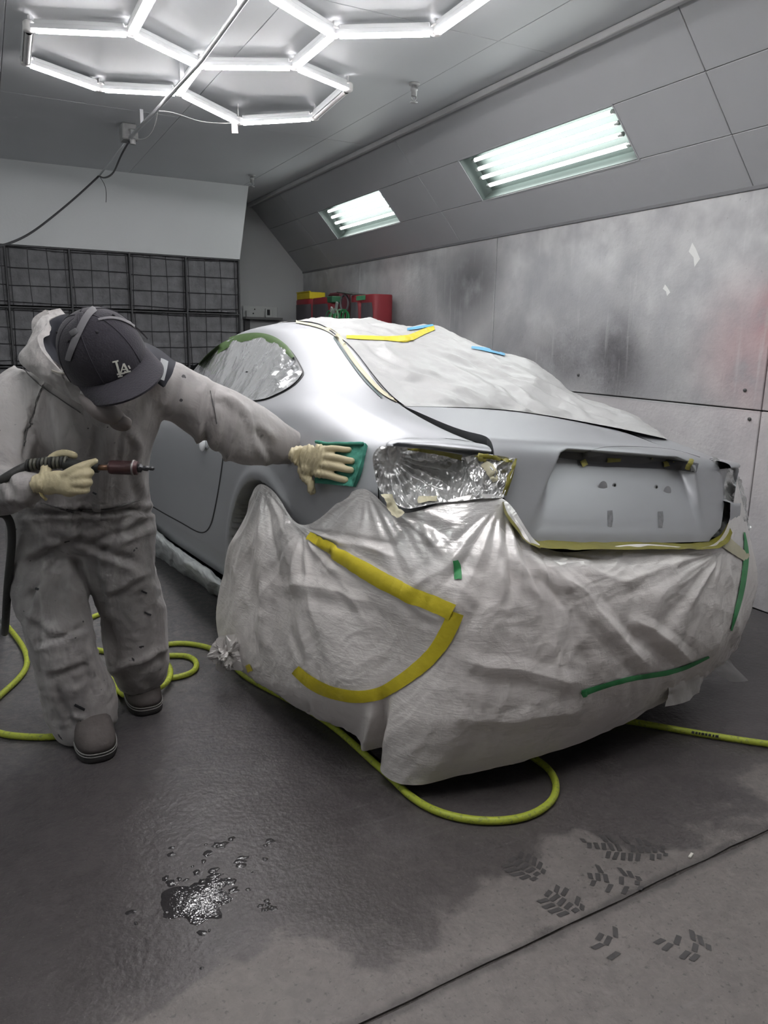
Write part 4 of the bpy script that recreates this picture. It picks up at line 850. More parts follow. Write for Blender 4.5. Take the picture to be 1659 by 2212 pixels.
# ---- film over tail lamp (quarter + lid)
rows = [[(822, 966), (850, 962), (910, 968), (960, 975), (1003, 984), (1030, 980), (1075, 985), (1114, 993)],
        [(806, 985), (850, 992), (910, 996), (960, 1000), (1003, 1003), (1030, 1003), (1070, 1004), (1112, 1005)],
        [(808, 1015), (850, 1020), (910, 1025), (960, 1028), (1003, 1030), (1030, 1030), (1070, 1030), (1102, 1032)],
        [(815, 1048), (855, 1055), (910, 1058), (960, 1058), (1003, 1056), (1030, 1055), (1065, 1055), (1092, 1056)],
        [(835, 1075), (870, 1098), (915, 1095), (960, 1088), (1003, 1084), (1030, 1080), (1062, 1078), (1086, 1076)]]
cons = [[(-.885,), (-.93,), (-.975,), (-.995,), (-1.01,), (-1.025,), (-1.035,), (-1.025,)], [(-.875,), (-.91,), (-.945,), (-.965,), (-.99,), (-1.02,), (-1.045,), (-1.05,)], [(-.875,), (-.905,), (-.94,), (-.96,), (-.99,), (-1.03,), (-1.055,), (-1.06,)], [(-.89,), (-.925,), (-.96,), (-.985,), (-1.02,), (-1.045,), (-1.065,), (-1.065,)], [(-.925,), (-.98,), (-1.02,), (-1.05,), (-1.075,), (-1.085,), (-1.09,), (-1.085,)]]
G = car2w(patch(np.array([[CP(p, v=q[0]) for p, q in zip(a, b)] for a, b in zip(rows, cons)]), 110, 260)); N = face_cam(gnormals(G), G); PG = np.array([proj(p) for p in G.reshape(-1, 3)]).reshape(110, 260, 2)
A, B = np.meshgrid(np.linspace(0, .17, 110), np.linspace(0, .62, 260), indexing='ij')
hh = crumple(A, B, 21, (9, 20, 42), (.014, .009, .004), .5, 1.3); calm = np.exp(-(((PG[..., 0] - 930) / 75) ** 2 + ((PG[..., 1] - 1025) / 34) ** 2)); hh = hh * (1 - .75 * calm)
d = PG - np.array([838, 985]); an = np.arctan2(d[..., 1], d[..., 0]); r = np.hypot(d[..., 0], d[..., 1]); hh = hh + .009 * folds(an * 4.2 + .1 * fbm(v3(an * 4, r / 60), 3, 2), .5) * sstep(20, 60, r) * sstep(190, 120, r)
hh = hh * sstep(0, .05, np.minimum(np.minimum(A / .17, 1 - A / .17), np.minimum(B, .62 - B) / .25)) + .004
G = G + N * hh[..., None]; lampr = empty('tail_lamp_mask', G.reshape(-1, 3).mean(0), 'crinkled silvery film taped over the left tail lamp opening', 'masking film')
lf = film_obj('film', G, FOIL, lampr, flip=oriented(G)); LFB = bvh_of([lf])
strip(LFB, [(1026, 985), (1060, 988), (1104, 996)], [5, 6, 7], 'olive_tape', OLV, lampr, .004, 20)
strip(LFB, [(1112, 992), (1106, 1018), (1090, 1070)], [6, 10, 8], 'olive_tape', OLV, lampr, .005, 20)
strip(LFB, [(880, 970), (940, 977), (998, 988)], [6, 8, 10], 'olive_tape', OLV, lampr, .004, 20)
strip(LFB, [(1045, 1000), (1062, 1020), (1070, 1040)], [16, 22, 12], 'crumpled_tape', CRM, lampr, .004, 20); strip(LFB, [(1032, 985), (1052, 990)], [14, 16], 'crumpled_tape', TPY, lampr, .005, 8, sp=False)
strip(LFB, [(905, 1080), (945, 1078)], [14, 10], 'crumpled_tape', CRM, lampr, .005, 10, sp=False)
# right tail lamp mask
o, G = px_sheet('tail_lamp_mask', [[(1540, 985), (1575, 1012), (1604, 1038)], [(1540, 1050), (1582, 1058), (1612, 1080)], [(1530, 1105), (1584, 1112), (1618, 1130)], [(1520, 1158), (1584, 1164), (1620, 1180)]], [[(-.96,), (-.90,), (-.78,)], [(-.985,), (-.92,), (-.80,)], [(-1.01,), (-.96,), (-.86,)], [(-1.05,), (-1.02,), (-.92,)]], 60, 30, FOIL, None, ((9, 20), (.014, .008)), 8, label='crinkled film over the right tail lamp beside the plate recess', cat='masking film')

# ---- side window film with sage tape along its upper edge
c = np.array([535.0, 805.0]); ring = polyline(spline(np.array(WIN + WIN[:1], float), 300), 160, True); ring = c + (ring - c) * .985; G = []
for t in np.linspace(1, .02, 46): G.append(castm(SB, c + (ring - c) * t, .006))
G = np.array(G); G = np.concatenate([G, G[:, :1]], 1); PG = np.array([proj(p) for p in G.reshape(-1, 3)]).reshape(*G.shape[:2], 2); pc_ = w2car(G); a, b = pc_[..., 1], pc_[..., 2]
rt = sstep(575, 640, PG[..., 0] + (PG[..., 1] - 780) * .35)
d = PG - np.array([640, 690]); hh = crumple(a, b, 31, (8, 17, 36), (.018, .012, .005), .5, 1.2) * (.10 + .9 * rt) + .006 * folds((PG[..., 0] * .86 + PG[..., 1] * .5) / 34 + .5 * fbm(v3(PG[..., 0] / 60, PG[..., 1] / 140), 4, 2), .7) * (1 - .6 * rt)
hh = hh * sstep(1.0, .9, np.linspace(1, .02, 46))[:, None]; G = G - CU * (hh + .003)[..., None]
wm = empty('side_window_mask', G.reshape(-1, 3).mean(0), 'silvery wrinkled film masking the side window', 'masking film'); film_obj('film', G, WFILM, wm, flip=oriented(G[:, :-1]))
WB = bvh_of([shell])
strip(WB, [(432, 790), (447, 776), (475, 754), (505, 738), (535, 730), (567, 729), (597, 739), (620, 757), (636, 776)], [10, 16, 18, 18, 16, 15, 15, 14, 8], 'sage_tape', GRN2, wm, .008, 80)

# ---- film over roof and rear window, hanging over to the far side
ROWS = []
def mir(p): return (-p[0], p[1], p[2])
for c in (2, 3, 4, 5, 6, 7, 8):
    a = NET[c]; r0 = np.array(a[0]); cr = [0, 0, .05, .05, .05, .045, .036, .026, .006][c]
    row = [r0 * [.985, 1, 1] + [0, 0, .006]] + [np.array([r0[0] * k, r0[1] + (1 - k * k) * .02, r0[2] + cr * (1 - k * k) + .012]) for k in (.55, .1, -.4, -.8)] + [np.array(mir(a[1])) + [.02, 0, .03], np.array(mir(a[2])) + [.03, 0, .03], np.array(mir(a[3])) + [.04, 0, .02]]
    ROWS.append(row)
ROWS.append([np.array([u, vv, np.interp(-vv, [.345, .46, .6, .8], [1.094, 1.071, 1.043, 1.003]) - .03 * u * u + .004]) for u, vv in zip((-.585, -.33, -.06, .22, .43, .53, .60, .65), (-.475, -.425, -.385, -.43, -.52, -.57, -.62, -.66))])
GG = patch(np.array(ROWS), 170, 170); G = car2w(GG); N = face_cam(gnormals(G), G); N = N if N[..., 2].mean() > 0 else -N
A, B = GG[..., 0], GG[..., 1]; hh = crumple(A, B, 41, (2.2, 5, 11), (.012, .008, .004), .5, 1.6) + .008 * folds(A * 4.5 + B * 2.5 + .5 * fbm(v3(A * 3, B * 3), 6, 2), .5)
ei = np.minimum(np.linspace(0, 1, 170), np.linspace(1, 0, 170))[:, None]; ej = np.minimum(np.linspace(0, 2, 170), 1)[None]; hh = hh * sstep(0, .06, ei) * sstep(0, .08, np.linspace(0, 1, 170))[None]
# tented ridge where the film is pulled up towards the far rail
hh = hh + .055 * np.exp(-((A - .34) / .10) ** 2 - ((B - .82) / .22) ** 2) + .03 * np.exp(-((A - .50) / .12) ** 2 - ((B - .15) / .35) ** 2)
G = G + N * hh[..., None]; gm = empty('rear_window_mask', G.reshape(-1, 3).mean(0), 'white film sheet covering the roof and rear window', 'masking film')
gf = film_obj('film', G, GFILM, gm, flip=oriented(G)); GB = bvh_of([gf])
strip(GB, [(748, 729), (800, 731), (860, 733), (885, 731), (910, 720), (938, 709)], [7, 9, 9, 15, 13, 10], 'yellow_tape', YEL, gm, .004, 60)
strip(GB, [(862, 735), (893, 731)], [10, 12], 'yellow_tape', YEL, gm, .007, 10, sp=False)
strip(GB, [(880, 713), (912, 708), (936, 704)], [5, 6, 4], 'blue_tape', BLU, gm, .006, 16)
strip(GB, [(1018, 752), (1050, 757), (1090, 768)], [5, 8, 5], 'blue_tape', BLU, gm, .006, 16)
RB2 = bvh_of([shell, gf])
strip(RB2, [(640, 696), (690, 706), (730, 728), (757, 768), (790, 812), (830, 852), (858, 868)], [6, 8, 9, 9, 8, 8, 6], 'cream_tape', CRM, gm, .005, 80)
strip(RB2, [(722, 730), (748, 768), (785, 818), (825, 860)], [4, 5, 5, 4], 'dark_seal', mat('seal_teal', (.05, .09, .09), .4), gm, .004, 60)
# ---- film skirt along the sill
o, G = px_sheet('sill_mask', [[(250, 1075), (300, 1112), (350, 1155), (410, 1200), (468, 1246), (500, 1270)], [(262, 1110), (308, 1140), (356, 1176), (412, 1222), (468, 1262), (498, 1284)], [(270, 1150), (310, 1180), (350, 1210), (410, 1250), (466, 1288), (498, 1305)]], [[-.925] * 6, [-.965] * 6, ['.012'] * 6], 40, 130, film_sheet_mat('sill_film', (.52, .55, .545), .25, .1, 1.0, .35, 8), None, ((3, 7, 16), (.010, .006, .002)), 12, label='pale film skirt hanging from the sill to the floor', cat='masking film')
px_sheet('crumpled_tape', [[(822, 1068), (836, 1066), (846, 1068)], [(836, 1090), (850, 1092), (862, 1094)], [(846, 1112), (860, 1118), (874, 1108)]], [[(-.985,)] * 3, [(-1.0,)] * 3, [(-1.015,)] * 3], 16, 16, CRM, bs, ((18, 40), (.010, .005)), 14)
# ================================================================== THE WORKER
CR, CUp, CTo = RW[:, 0], RW[:, 1], RW[:, 2]     # camera right, up, towards camera (world), used as plain axes for the pose
def remesh(o, vox, smooth=6, fac=.5):
    m = o.modifiers.new('r', 'REMESH'); m.mode = 'VOXEL'; m.voxel_size = vox; m.use_smooth_shade = True
    if smooth: q = o.modifiers.new('s', 'SMOOTH'); q.iterations = smooth; q.factor = fac
    dg = bpy.context.evaluated_depsgraph_get(); me = bpy.data.meshes.new_from_object(o.evaluated_get(dg)); mats = list(o.data.materials); o.modifiers.clear(); old = o.data; o.data = me; bpy.data.meshes.remove(old)
    if not me.materials:
        for q in mats: me.materials.append(q)
    me.polygons.foreach_set('use_smooth', np.ones(len(me.polygons), bool)); return o
def getV(o): V = np.zeros(len(o.data.vertices) * 3); o.data.vertices.foreach_get('co', V); return V.reshape(-1, 3)
def setV(o, V): o.data.vertices.foreach_set('co', V.ravel()); o.data.update()
def getN(o): N = np.zeros(len(o.data.vertices) * 3); o.data.vertices.foreach_get('normal', N); return N.reshape(-1, 3)
def loft(mb, pts, n=24, axis=None, round_ends=True):
    "pts: (px, py, depth, half-width in px, thickness ratio); closed elliptical loft"
    P = np.array([PD(*p[:3]) for p in pts]); R = np.array([[p[3] * p[2] / FPX, p[3] * p[2] / FPX * p[4]] for p in pts])
    k = max(8, 5 * len(pts)); Q = spline(np.hstack([P, R]), k); C3 = Q[:, :3]; RR = np.abs(Q[:, 3:]); T = np.gradient(C3, axis=0); T /= np.linalg.norm(T, axis=1, keepdims=True); V = []
    for i in range(k):
        e1 = np.cross(T[i], CTo) if axis is None else np.array(axis); e1 = e1 - T[i] * np.dot(e1, T[i]); e1 = nrm(e1); e2 = np.cross(T[i], e1)
        V += [C3[i] + e1 * RR[i, 0] * math.cos(2 * math.pi * j / n) + e2 * RR[i, 1] * math.sin(2 * math.pi * j / n) for j in range(n)]
    F = [(i * n + j, i * n + (j + 1) % n, (i + 1) * n + (j + 1) % n, (i + 1) * n + j) for i in range(k - 1) for j in range(n)]
    if round_ends:
        V += [C3[0] - T[0] * RR[0].min() * .5, C3[-1] + T[-1] * RR[-1].min() * .5]; a, b = len(V) - 2, len(V) - 1
        F += [(a, (j + 1) % n, j) for j in range(n)] + [(b, (k - 1) * n + j, (k - 1) * n + (j + 1) % n) for j in range(n)]
    else:
        V += [C3[0], C3[-1]]; a, b = len(V) - 2, len(V) - 1
        F += [(a, (j + 1) % n, j) for j in range(n)] + [(b, (k - 1) * n + j, (k - 1) * n + (j + 1) % n) for j in range(n)]
    return mb.put(V, F)
foot0 = PX((265, 1590), z=0)
worker = empty('person', (foot0[0], foot0[1], 0), 'worker in dusty grey coveralls and dark cap bending to wipe the car', 'person')
def suit_mat():
    m = mat('coverall_cloth', (.4, .39, .38), .85, sheen=.15); g = NT(m); p = g.pos(); x, y, z = g.sep(p); po = g.coord('Object')
    n1 = g.noise(po, 4, 4, .8); n2 = g.noise(po, 18, 3, .5); n3 = g.noise(po, 220, 1)
    base = g.mix(n1, (.34, .32, .315), (.50, .475, .46))
    dirt = g.math('MULTIPLY', g.ramp(z, 1.10, .85), g.ramp(z, .30, .60)); dirt = g.math('MULTIPLY', dirt, g.ramp(g.math('ADD', n1, g.math('MULTIPLY', n2, .4)), .45, .85))
    c = g.mix(g.math('MULTIPLY', dirt, .78), base, (.15, .14, .14)); low = g.math('MULTIPLY', g.math('MULTIPLY', g.ramp(z, .95, .75), g.ramp(z, .2, .5)), .35); c = g.mix(low, c, (.24, .23, .23))
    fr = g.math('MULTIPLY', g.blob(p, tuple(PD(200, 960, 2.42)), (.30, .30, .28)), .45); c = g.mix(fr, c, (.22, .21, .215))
    ar = g.math('MULTIPLY', g.blob(p, tuple(PD(478, 945, 2.68)), (.10, .10, .05)), g.ramp(g.noise(po, 30, 4), .50, .56)); c = g.mix(g.math('MULTIPLY', ar, .8), c, (.16, .155, .15))
    spot = g.ramp(g.noise(po, 26, 2), .735, .76); c = g.mix(spot, c, (.05, .05, .055)); mp = g.nt.nodes.new('ShaderNodeMapping'); mp.inputs['Scale'].default_value = (9, 9, 2.2); mp.inputs['Rotation'].default_value = (.2, .15, .3); g.l(po, mp.inputs[0]); stn = g.noise(mp.outputs[0], .9, 3, .8)
    c = g.mix(g.math('MULTIPLY', g.ramp(stn, .48, .70), .6), c, (.54, .525, .515)); c = g.mix(g.math('MULTIPLY', g.ramp(stn, .46, .30), .45), c, (.17, .165, .165)); g.l(c, g.b.inputs['Base Color'])
    b = g.bump(n2, .40, .012); b = g.bump(stn, .6, .03, b); b = g.bump(g.noise(po, 24, 4, 1.0), .35, .008, b); g.l(g.bump(n3, .12, .001, b), g.b.inputs['Normal']); return m
SUIT = suit_mat(); SKIN = mat('skin_brown', (.20, .105, .075), .55, bump=.1, bscale=90, var=.12, vscale=20)
# ---- skin body (mostly inside the coveralls): one continuous figure
HC = PD(213, 748, 2.28)     # middle of the cap crown
HUp = nrm(.66 * CTo + .66 * CUp - .22 * CR); HF = .66 * CR - .68 * CUp + .30 * CTo; HF = nrm(HF - HUp * np.dot(HF, HUp)); HS = np.cross(HF, HUp)   # head up, face forward, side
HA = np.array([HS, HF, HUp]); HD = HC - HUp * .055
mb = MB(); mb.ball(HD, (.086, .100, .125), 24, 18, HA); mb.ball(HD + HF * .005 - HUp * .080, (.056, .050, .055), 20, 14, HA)
mb.ball(HD + HF * .098 - HUp * .045, (.016, .022, .026), 12, 8, HA)
for s in (-1, 1): mb.ball(HD + HS * s * .092 - HUp * .03 - HF * .005, (.014, .028, .036), 12, 8, HA)
nk = HD - HUp * .09 - HF * .03; ch = PD(192, 845, 2.60)
mb.tube([nk + HUp * .03, nk * .5 + ch * .5, ch], [.062, .066, .085], 16)
loft(mb, [(192, 830, 2.60, 90, .7), (190, 900, 2.62, 120, .75), (185, 1000, 2.68, 105, .75), (180, 1100, 2.76, 112, .75), (180, 1150, 2.78, 100, .8)])
loft(mb, [(110, 1130, 2.78, 52, 1), (118, 1250, 2.74, 46, 1), (135, 1370, 2.72, 36, 1), (165, 1480, 2.78, 32, 1), (192, 1575, 2.83, 24, 1), (200, 1600, 2.80, 26, 1)])
loft(mb, [(245, 1130, 2.78, 52, 1), (272, 1250, 2.84, 44, 1), (288, 1330, 2.88, 35, 1), (300, 1400, 2.99, 30, 1), (308, 1460, 3.08, 23, 1), (312, 1485, 3.08, 24, 1)])
loft(mb, [(330, 840, 2.60, 42, 1), (420, 868, 2.66, 33, 1), (500, 905, 2.74, 28, 1), (580, 942, 2.83, 24, 1), (650, 974, 2.90, 16, 1), (672, 985, 2.91, 17, 1)])
loft(mb, [(60, 850, 2.58, 42, 1), (20, 940, 2.50, 36, 1), (-12, 1040, 2.42, 33, 1), (30, 1055, 2.33, 26, 1), (80, 1046, 2.29, 20, 1), (95, 1044, 2.285, 18, 1)])
body = mb.build('body', SKIN, worker); remesh(body, .009, 5)
# ---- coveralls: one continuous garment
mb = MB()
loft(mb, [(182, 1178, 2.78, 140, .62), (180, 1140, 2.775, 154, .62), (178, 1095, 2.75, 152, .62), (180, 1040, 2.71, 142, .66), (188, 960, 2.65, 136, .72), (195, 885, 2.60, 150, .68), (198, 830, 2.585, 150, .60), (196, 790, 2.60, 105, .62), (194, 765, 2.62, 72, .8)])
loft(mb, [(108, 1120, 2.78, 84, .95), (100, 1200, 2.77, 80, .95), (112, 1300, 2.72, 73, .92), (128, 1370, 2.70, 67, .92), (148, 1450, 2.74, 69, .9), (176, 1530, 2.80, 72, .88), (194, 1583, 2.82, 57, .95)], round_ends=False)
loft(mb, [(248, 1120, 2.78, 84, .95), (257, 1200, 2.80, 80, .95), (280, 1300, 2.87, 66, .95), (294, 1380, 2.95, 64, .95), (302, 1430, 3.03, 62, .95), (307, 1468, 3.08, 49, 1.0)], round_ends=False)
loft(mb, [(285, 835, 2.60, 70, .9), (350, 838, 2.61, 66, .9), (400, 858, 2.64, 60, .9), (455, 888, 2.68, 62, .85), (510, 912, 2.74, 60, .8), (560, 938, 2.80, 56, .8), (605, 957, 2.85, 44, .8), (650, 973, 2.90, 33, .85)], round_ends=False)
loft(mb, [(75, 850, 2.60, 72, .9), (38, 880, 2.56, 70, .9), (10, 960, 2.50, 64, .95), (-18, 1045, 2.40, 60, .95), (20, 1062, 2.34, 48, .95), (55, 1056, 2.31, 38, .95), (84, 1048, 2.29, 29, 1)], round_ends=False)
suit = mb.build('coveralls', SUIT, worker)
for p in (): pass
remesh(suit, .0115, 6, .5)
V = getV(suit); N = getN(suit); Wd = V + ORG[worker]; pq = np.array([proj(w) for w in Wd])
x, y = pq[:, 0], pq[:, 1]
def crease(p0, p1, am, wd, wob=6):
    a = np.array(p0, float); e = np.array(p1, float) - a; L = np.hypot(*e); e /= L; d = pq - a; t = d @ e; s = -d[:, 0] * e[1] + d[:, 1] * e[0] + wob * vnoise(v3(t / 35, t * 0, p0[0] * .1), 3)
    return am * (np.exp(-(s / wd) ** 2) - .7 * np.exp(-((s - wd * 1.5) / wd) ** 2)) * sstep(-15, 20, t) * sstep(L + 15, L - 20, t)
h = .006 * fbm(Wd * 5, 3, 2) + .0035 * (1 - np.abs(vnoise(Wd * np.array([11, 11, 6]), 5)) * 2)
legs = sstep(1150, 1230, y) * sstep(360, 340, x)
h = h * (1 + .9 * legs) + .003 * legs * (1 - 2 * np.abs(vnoise(Wd * 26, 9)))
for a in [((175, 1165), (60, 1215), -.022, 9), ((176, 1168), (110, 1160), -.016, 8), ((178, 1170), (300, 1215), -.020, 9), ((180, 1175), (330, 1130), -.014, 9), ((175, 1080), (172, 1170), -.016, 7), ((55, 1330), (150, 1375), .012, 8), ((75, 1395), (185, 1350), -.013, 7), ((185, 1400), (215, 1500), .010, 8), ((95, 1250), (70, 1340), .012, 9), ((225, 1280), (330, 1230), .009, 8), ((232, 1330), (262, 1440), -.012, 7), ((245, 1450), (352, 1395), .016, 8), ((345, 1300), (352, 1420), .012, 8), ((100, 1455), (190, 1425), .010, 8), ((120, 1480), (150, 1575), -.011, 8), ((150, 1540), (235, 1575), .010, 7), ((215, 1200), (240, 1330), .010, 8), ((150, 1200), (150, 1330), .010, 9), ((120, 1210), (60, 1290), -.010, 7), ((40, 1110), (330, 1105), -.016, 5, 3), ((60, 1095), (330, 1090), .010, 6, 3),
          ((455, 830), (440, 960), -.020, 8), ((545, 900), (590, 990), -.018, 7), ((470, 850), (600, 950), .012, 10), ((400, 810), (360, 900), .012, 8), ((515, 880), (480, 990), .012, 8), ((75, 870), (50, 985), -.022, 7), ((100, 820), (60, 960), .012, 9), ((235, 920), (215, 1100), .010, 12, 2), ((262, 920), (245, 1070), -.010, 6, 3), ((290, 930), (305, 1070), .014, 9), ((120, 860), (130, 980), .010, 12), ((10, 1030), (40, 1090), -.012, 7), ((0, 1075), (70, 1090), .010, 8), ((320, 1100), (250, 1160), .014, 10), ((330, 1130), (230, 1200), .012, 9)]: h = h + crease(*a)
# legs, sleeves: loose hem flare handled by the loft; keep cuffs calm
h = h * np.where((x > 620) | ((x > 60) & (x < 100) & (y > 1010) & (y < 1090)), .3, 1); setV(suit, V + N * h[:, None])
# drooping sleeve bottom edge of the reaching arm
V = getV(suit); Wd = V + ORG[worker]; pq = np.array([proj(w) for w in Wd]); sag = np.exp(-((pq[:, 0] - 495) / 75) ** 2) * sstep(905, 985, pq[:, 1]) * (pq[:, 0] > 350); V[:, 2] -= .045 * sag; setV(suit, V)
SBV = bvh_of([suit])
strip(SBV, [(238, 905), (234, 960), (228, 1020), (222, 1085)], [24, 24, 22, 18], 'zip_placket', SUIT, worker, .006, 40); strip(SBV, [(210, 1092), (208, 1110), (210, 1128)], [18, 18, 16], 'zip_placket', SUIT, worker, .006, 14)
SEAM = mat('seam_dark', (.13, .125, .125), .9)
for pts in ([(48, 795), (85, 830), (130, 862), (175, 892)], [(94, 832), (72, 890), (52, 965)], [(90, 1086), (140, 1100), (190, 1102), (240, 1098), (300, 1080)], [(455, 845), (462, 880), (468, 915)]): strip(SBV, pts, 2.2, 'seam', SEAM, worker, .0035, 40)
for px, py, w_, l_ in ((150, 1103, 5, 14), (172, 1101, 5, 9), (172, 1527, 6, 22), (178, 1560, 5, 10), (80, 1272, 5, 8), (318, 1325, 4, 14), (310, 1278, 4, 12), (205, 1065, 4, 10)):
    strip(SBV, [(px - l_ / 2, py - l_ * .25), (px + l_ / 2, py + l_ * .25)], w_, 'paint_spot', mat('paint_spot', (.03, .03, .035), .7), worker, .003, 6, sp=False)
# ---- hood round the neck with dark lining
hb = []
def pd(p): return PD(*p)
HOOD = [[(105, 676, 2.52), (78, 700, 2.50), (60, 740, 2.47), (42, 768, 2.46), (60, 800, 2.42), (110, 835, 2.40), (160, 865, 2.38), (190, 880, 2.37)],
        [(130, 672, 2.56), (98, 690, 2.52), (82, 722, 2.46), (72, 752, 2.42), (92, 790, 2.385), (130, 815, 2.37), (166, 842, 2.36), (188, 858, 2.35)],
        [(140, 676, 2.54), (110, 690, 2.50), (92, 712, 2.44), (82, 730, 2.41), (98, 768, 2.38), (126, 797, 2.37), (148, 830, 2.36), (168, 856, 2.36)]]
G = patch(np.array([[pd(p) for p in r] for r in HOOD]), 24, 60); N = face_cam(gnormals(G), G); A, B = np.meshgrid(np.linspace(0, .1, 24), np.linspace(0, .4, 60), indexing='ij'); G = G + N * (.012 * np.sin(np.linspace(0, math.pi, 24))[:, None] + crumple(A, B, 4, (9, 20), (.008, .004)))[..., None]
G2 = G - N * .018; o = MB(); o.grid(G); o.grid(G2[:, ::-1]); 
for r0, r1 in ((G[0], G2[0]), (G[-1], G2[-1])): o.grid(np.stack([r0, r1]))
hood = o.build('hood', SUIT, worker)
LINE = mat('lining_navy', (.022, .023, .032), .8, var=.4, vscale=20)
L_ = [[(140, 678, 2.535), (108, 692, 2.495), (90, 714, 2.445), (82, 732, 2.415), (100, 764, 2.40), (118, 780, 2.42), (130, 790, 2.44)], [(150, 690, 2.50), (125, 700, 2.50), (112, 718, 2.49), (108, 738, 2.48), (118, 758, 2.47), (130, 772, 2.46), (140, 784, 2.46)], [(160, 700, 2.47), (150, 712, 2.47), (145, 730, 2.46), (140, 750, 2.45), (142, 760, 2.45), (146, 768, 2.45), (150, 776, 2.45)]]
G = patch(np.array([[pd(p) for p in r] for r in L_]), 16, 40); MB().grid(G).build('hood_lining', LINE, hood)
# right-hand side of the collar with dark flap and label
G = patch(np.array([[pd(p) for p in r] for r in [[(300, 735, 2.52), (340, 752, 2.50), (380, 782, 2.48)], [(305, 760, 2.45), (340, 785, 2.43), (372, 805, 2.43)], [(318, 800, 2.42), (338, 820, 2.40), (356, 836, 2.41)]]]), 14, 14); N = face_cam(gnormals(G), G); o = MB(); o.grid(G); o.grid((G - N * .012)[:, ::-1]); fl_ = o.build('collar_flap', LINE, worker)
G = patch(np.array([[pd(p) for p in r] for r in [[(350, 775, 2.432), (358, 778, 2.430), (366, 782, 2.43)], [(347, 797, 2.41), (355, 800, 2.408), (362, 804, 2.408)], [(344, 818, 2.398), (350, 821, 2.396), (357, 824, 2.397)]]]), 6, 6); MB().grid(G + CTo * .012).build('label_patch', mat('label_grey', (.42, .43, .44), .7), fl_)
# ---- cap
CAPM_ = mat('cap_wool', (.030, .027, .036), .95, var=.15, vscale=12, bump=.25, bscale=180, sheen=.12)
cap = empty('cap', HC, None); cap.parent = worker; cap.location = Vector(HC - ORG[worker]); ORG[cap] = HC.copy()
def crown(th, ph, g=0.0):
    "th: 0 at button .. 1 at hem ; ph: 0 = front"
    s = math.sin(th * math.pi / 2 * 1.05) ** .82; c = math.cos(th * math.pi / 2 * 1.05); fx, sx, up = .139 + g, .124 + g, .142 + g
    if math.cos(ph) > 0: c = c * (1 + .06 * math.cos(ph))
    return HC + HF * (s * math.cos(ph) * fx - .005) + HS * (s * math.sin(ph) * sx) + HUp * (c * up - .035)
nth, nph = 26, 72; G = np.array([[crown(a, b) for b in np.linspace(0, 2 * math.pi, nph + 1)] for a in np.linspace(.02, 1.06, nth)]); o = MB(); o.grid(G); o.put([*G[0][:-1]], [tuple(range(nph))])
cr = o.build('cap_crown', CAPM_, cap); CB = bvh_of([cr])
MB().ball(HC + HUp * .106, (.013, .013, .008), 14, 8, HA).build('cap_button', CAPM_, cap)
for k in range(6):
    ph = math.pi / 6 + k * math.pi / 3; MB().tube([crown(a, ph, .0005) for a in np.linspace(.06, 1.04, 18)], .0016, 6).build('panel_seam', mat('cap_seam', (.035, .032, .042), .9), cap)
    q = crown(.42, ph + math.pi / 6, .001); MB().lathe([(.0045, -.002), (.0045, .002), (.0025, .003)], q, nrm(q - HC), 10).build('eyelet', mat('cap_eyelet', (.03, .028, .034), .8), cap)
bt = []
for t in np.linspace(-1, 1, 41):
    ph = t * 1.28; r = []
    for k in np.linspace(0, 1, 12):
        base = crown(1.03, ph); out = HF * (.116 * math.cos(t * 1.25) ** .6 + .0) * k; sd = HS * (np.sign(t) * .004) * k; dr = -HUp * (.012 * k + .030 * abs(t) ** 2.2 * k ** .7)
        r.append(base + out + sd + dr)
    bt.append(r)
G = np.array(bt); o = MB(); o.grid(G); o.grid((G - HUp * .006)[:, ::-1]); o.grid(np.stack([G[:, -1], G[:, -1] - HUp * .006])); o.build('brim', CAPM_, cap)
WHT = mat('logo_thread', (.68, .67, .60), .8)
def lg(pts, w): strip(CB, pts, w, 'logo_letter', WHT, cap, .003, 12, sp=False)
# interlocked letters on the front panel
lp = MB()
for pts, w in (([(242, 782), (255, 779)], 3.2), ([(250, 781), (258, 808)], 4.6), ([(252, 808), (268, 805), (270, 801)], 3.6), ([(266, 785), (258, 812)], 3.0), ([(266, 785), (276, 803)], 4.4), ([(262, 798), (273, 797)], 2.6), ([(254, 813), (264, 811)], 3.2), ([(270, 804), (281, 801)], 3.2), ([(276, 789), (280, 796)], 3.0)):
    P = polyline(pts, 12); T = np.gradient(P, axis=0); T /= np.linalg.norm(T, axis=1, keepdims=True); Nn = np.stack([-T[:, 1], T[:, 0]], 1); a = castm(CB, P - Nn * w / 2, .003); b = castm(CB, P + Nn * w / 2, .003)
    if a is not None and b is not None: lp.grid(np.stack([a, b], 1))
lp.build('logo', WHT, cap, label='white interlocking LA letters')
# ---- respirator with head straps
MSK = mat('mask_rubber', (.20, .175, .17), .7, var=.15, vscale=25); STR = mat('strap_grey', (.17, .165, .175), .75)
rp = empty('respirator', HC, None); rp.parent = worker; rp.location = Vector(HC - ORG[worker]); ORG[rp] = HC.copy()
mp_ = [(184, 858, 2.30), (200, 872, 2.27), (222, 888, 2.255), (246, 899, 2.265), (262, 905, 2.29)]
mb = MB(); loft(mb, [(p[0], p[1], p[2], w, 1.0) for p, w in zip(mp_, (15, 21, 23, 20, 13))], 20); o = mb.build('mask_body', MSK, rp)
mb = MB(); loft(mb, [(p[0] - 4, p[1] - 12, p[2] - .012, w, .7) for p, w in zip(mp_, (9, 11, 12, 11, 7))], 16); mb.build('mask_seal', mat('mask_pale', (.40, .37, .36), .7), rp)
for p, s in ((mp_[0], -1), (mp_[-1], 1)):
    q = PD(*p); MB().lathe([(.030, 0), (.032, .006), (.032, .022), (.026, .028)], q, nrm(HS * s * .6 + HF * .5 - HUp * .3), 18).build('filter_cartridge', MSK, rp)
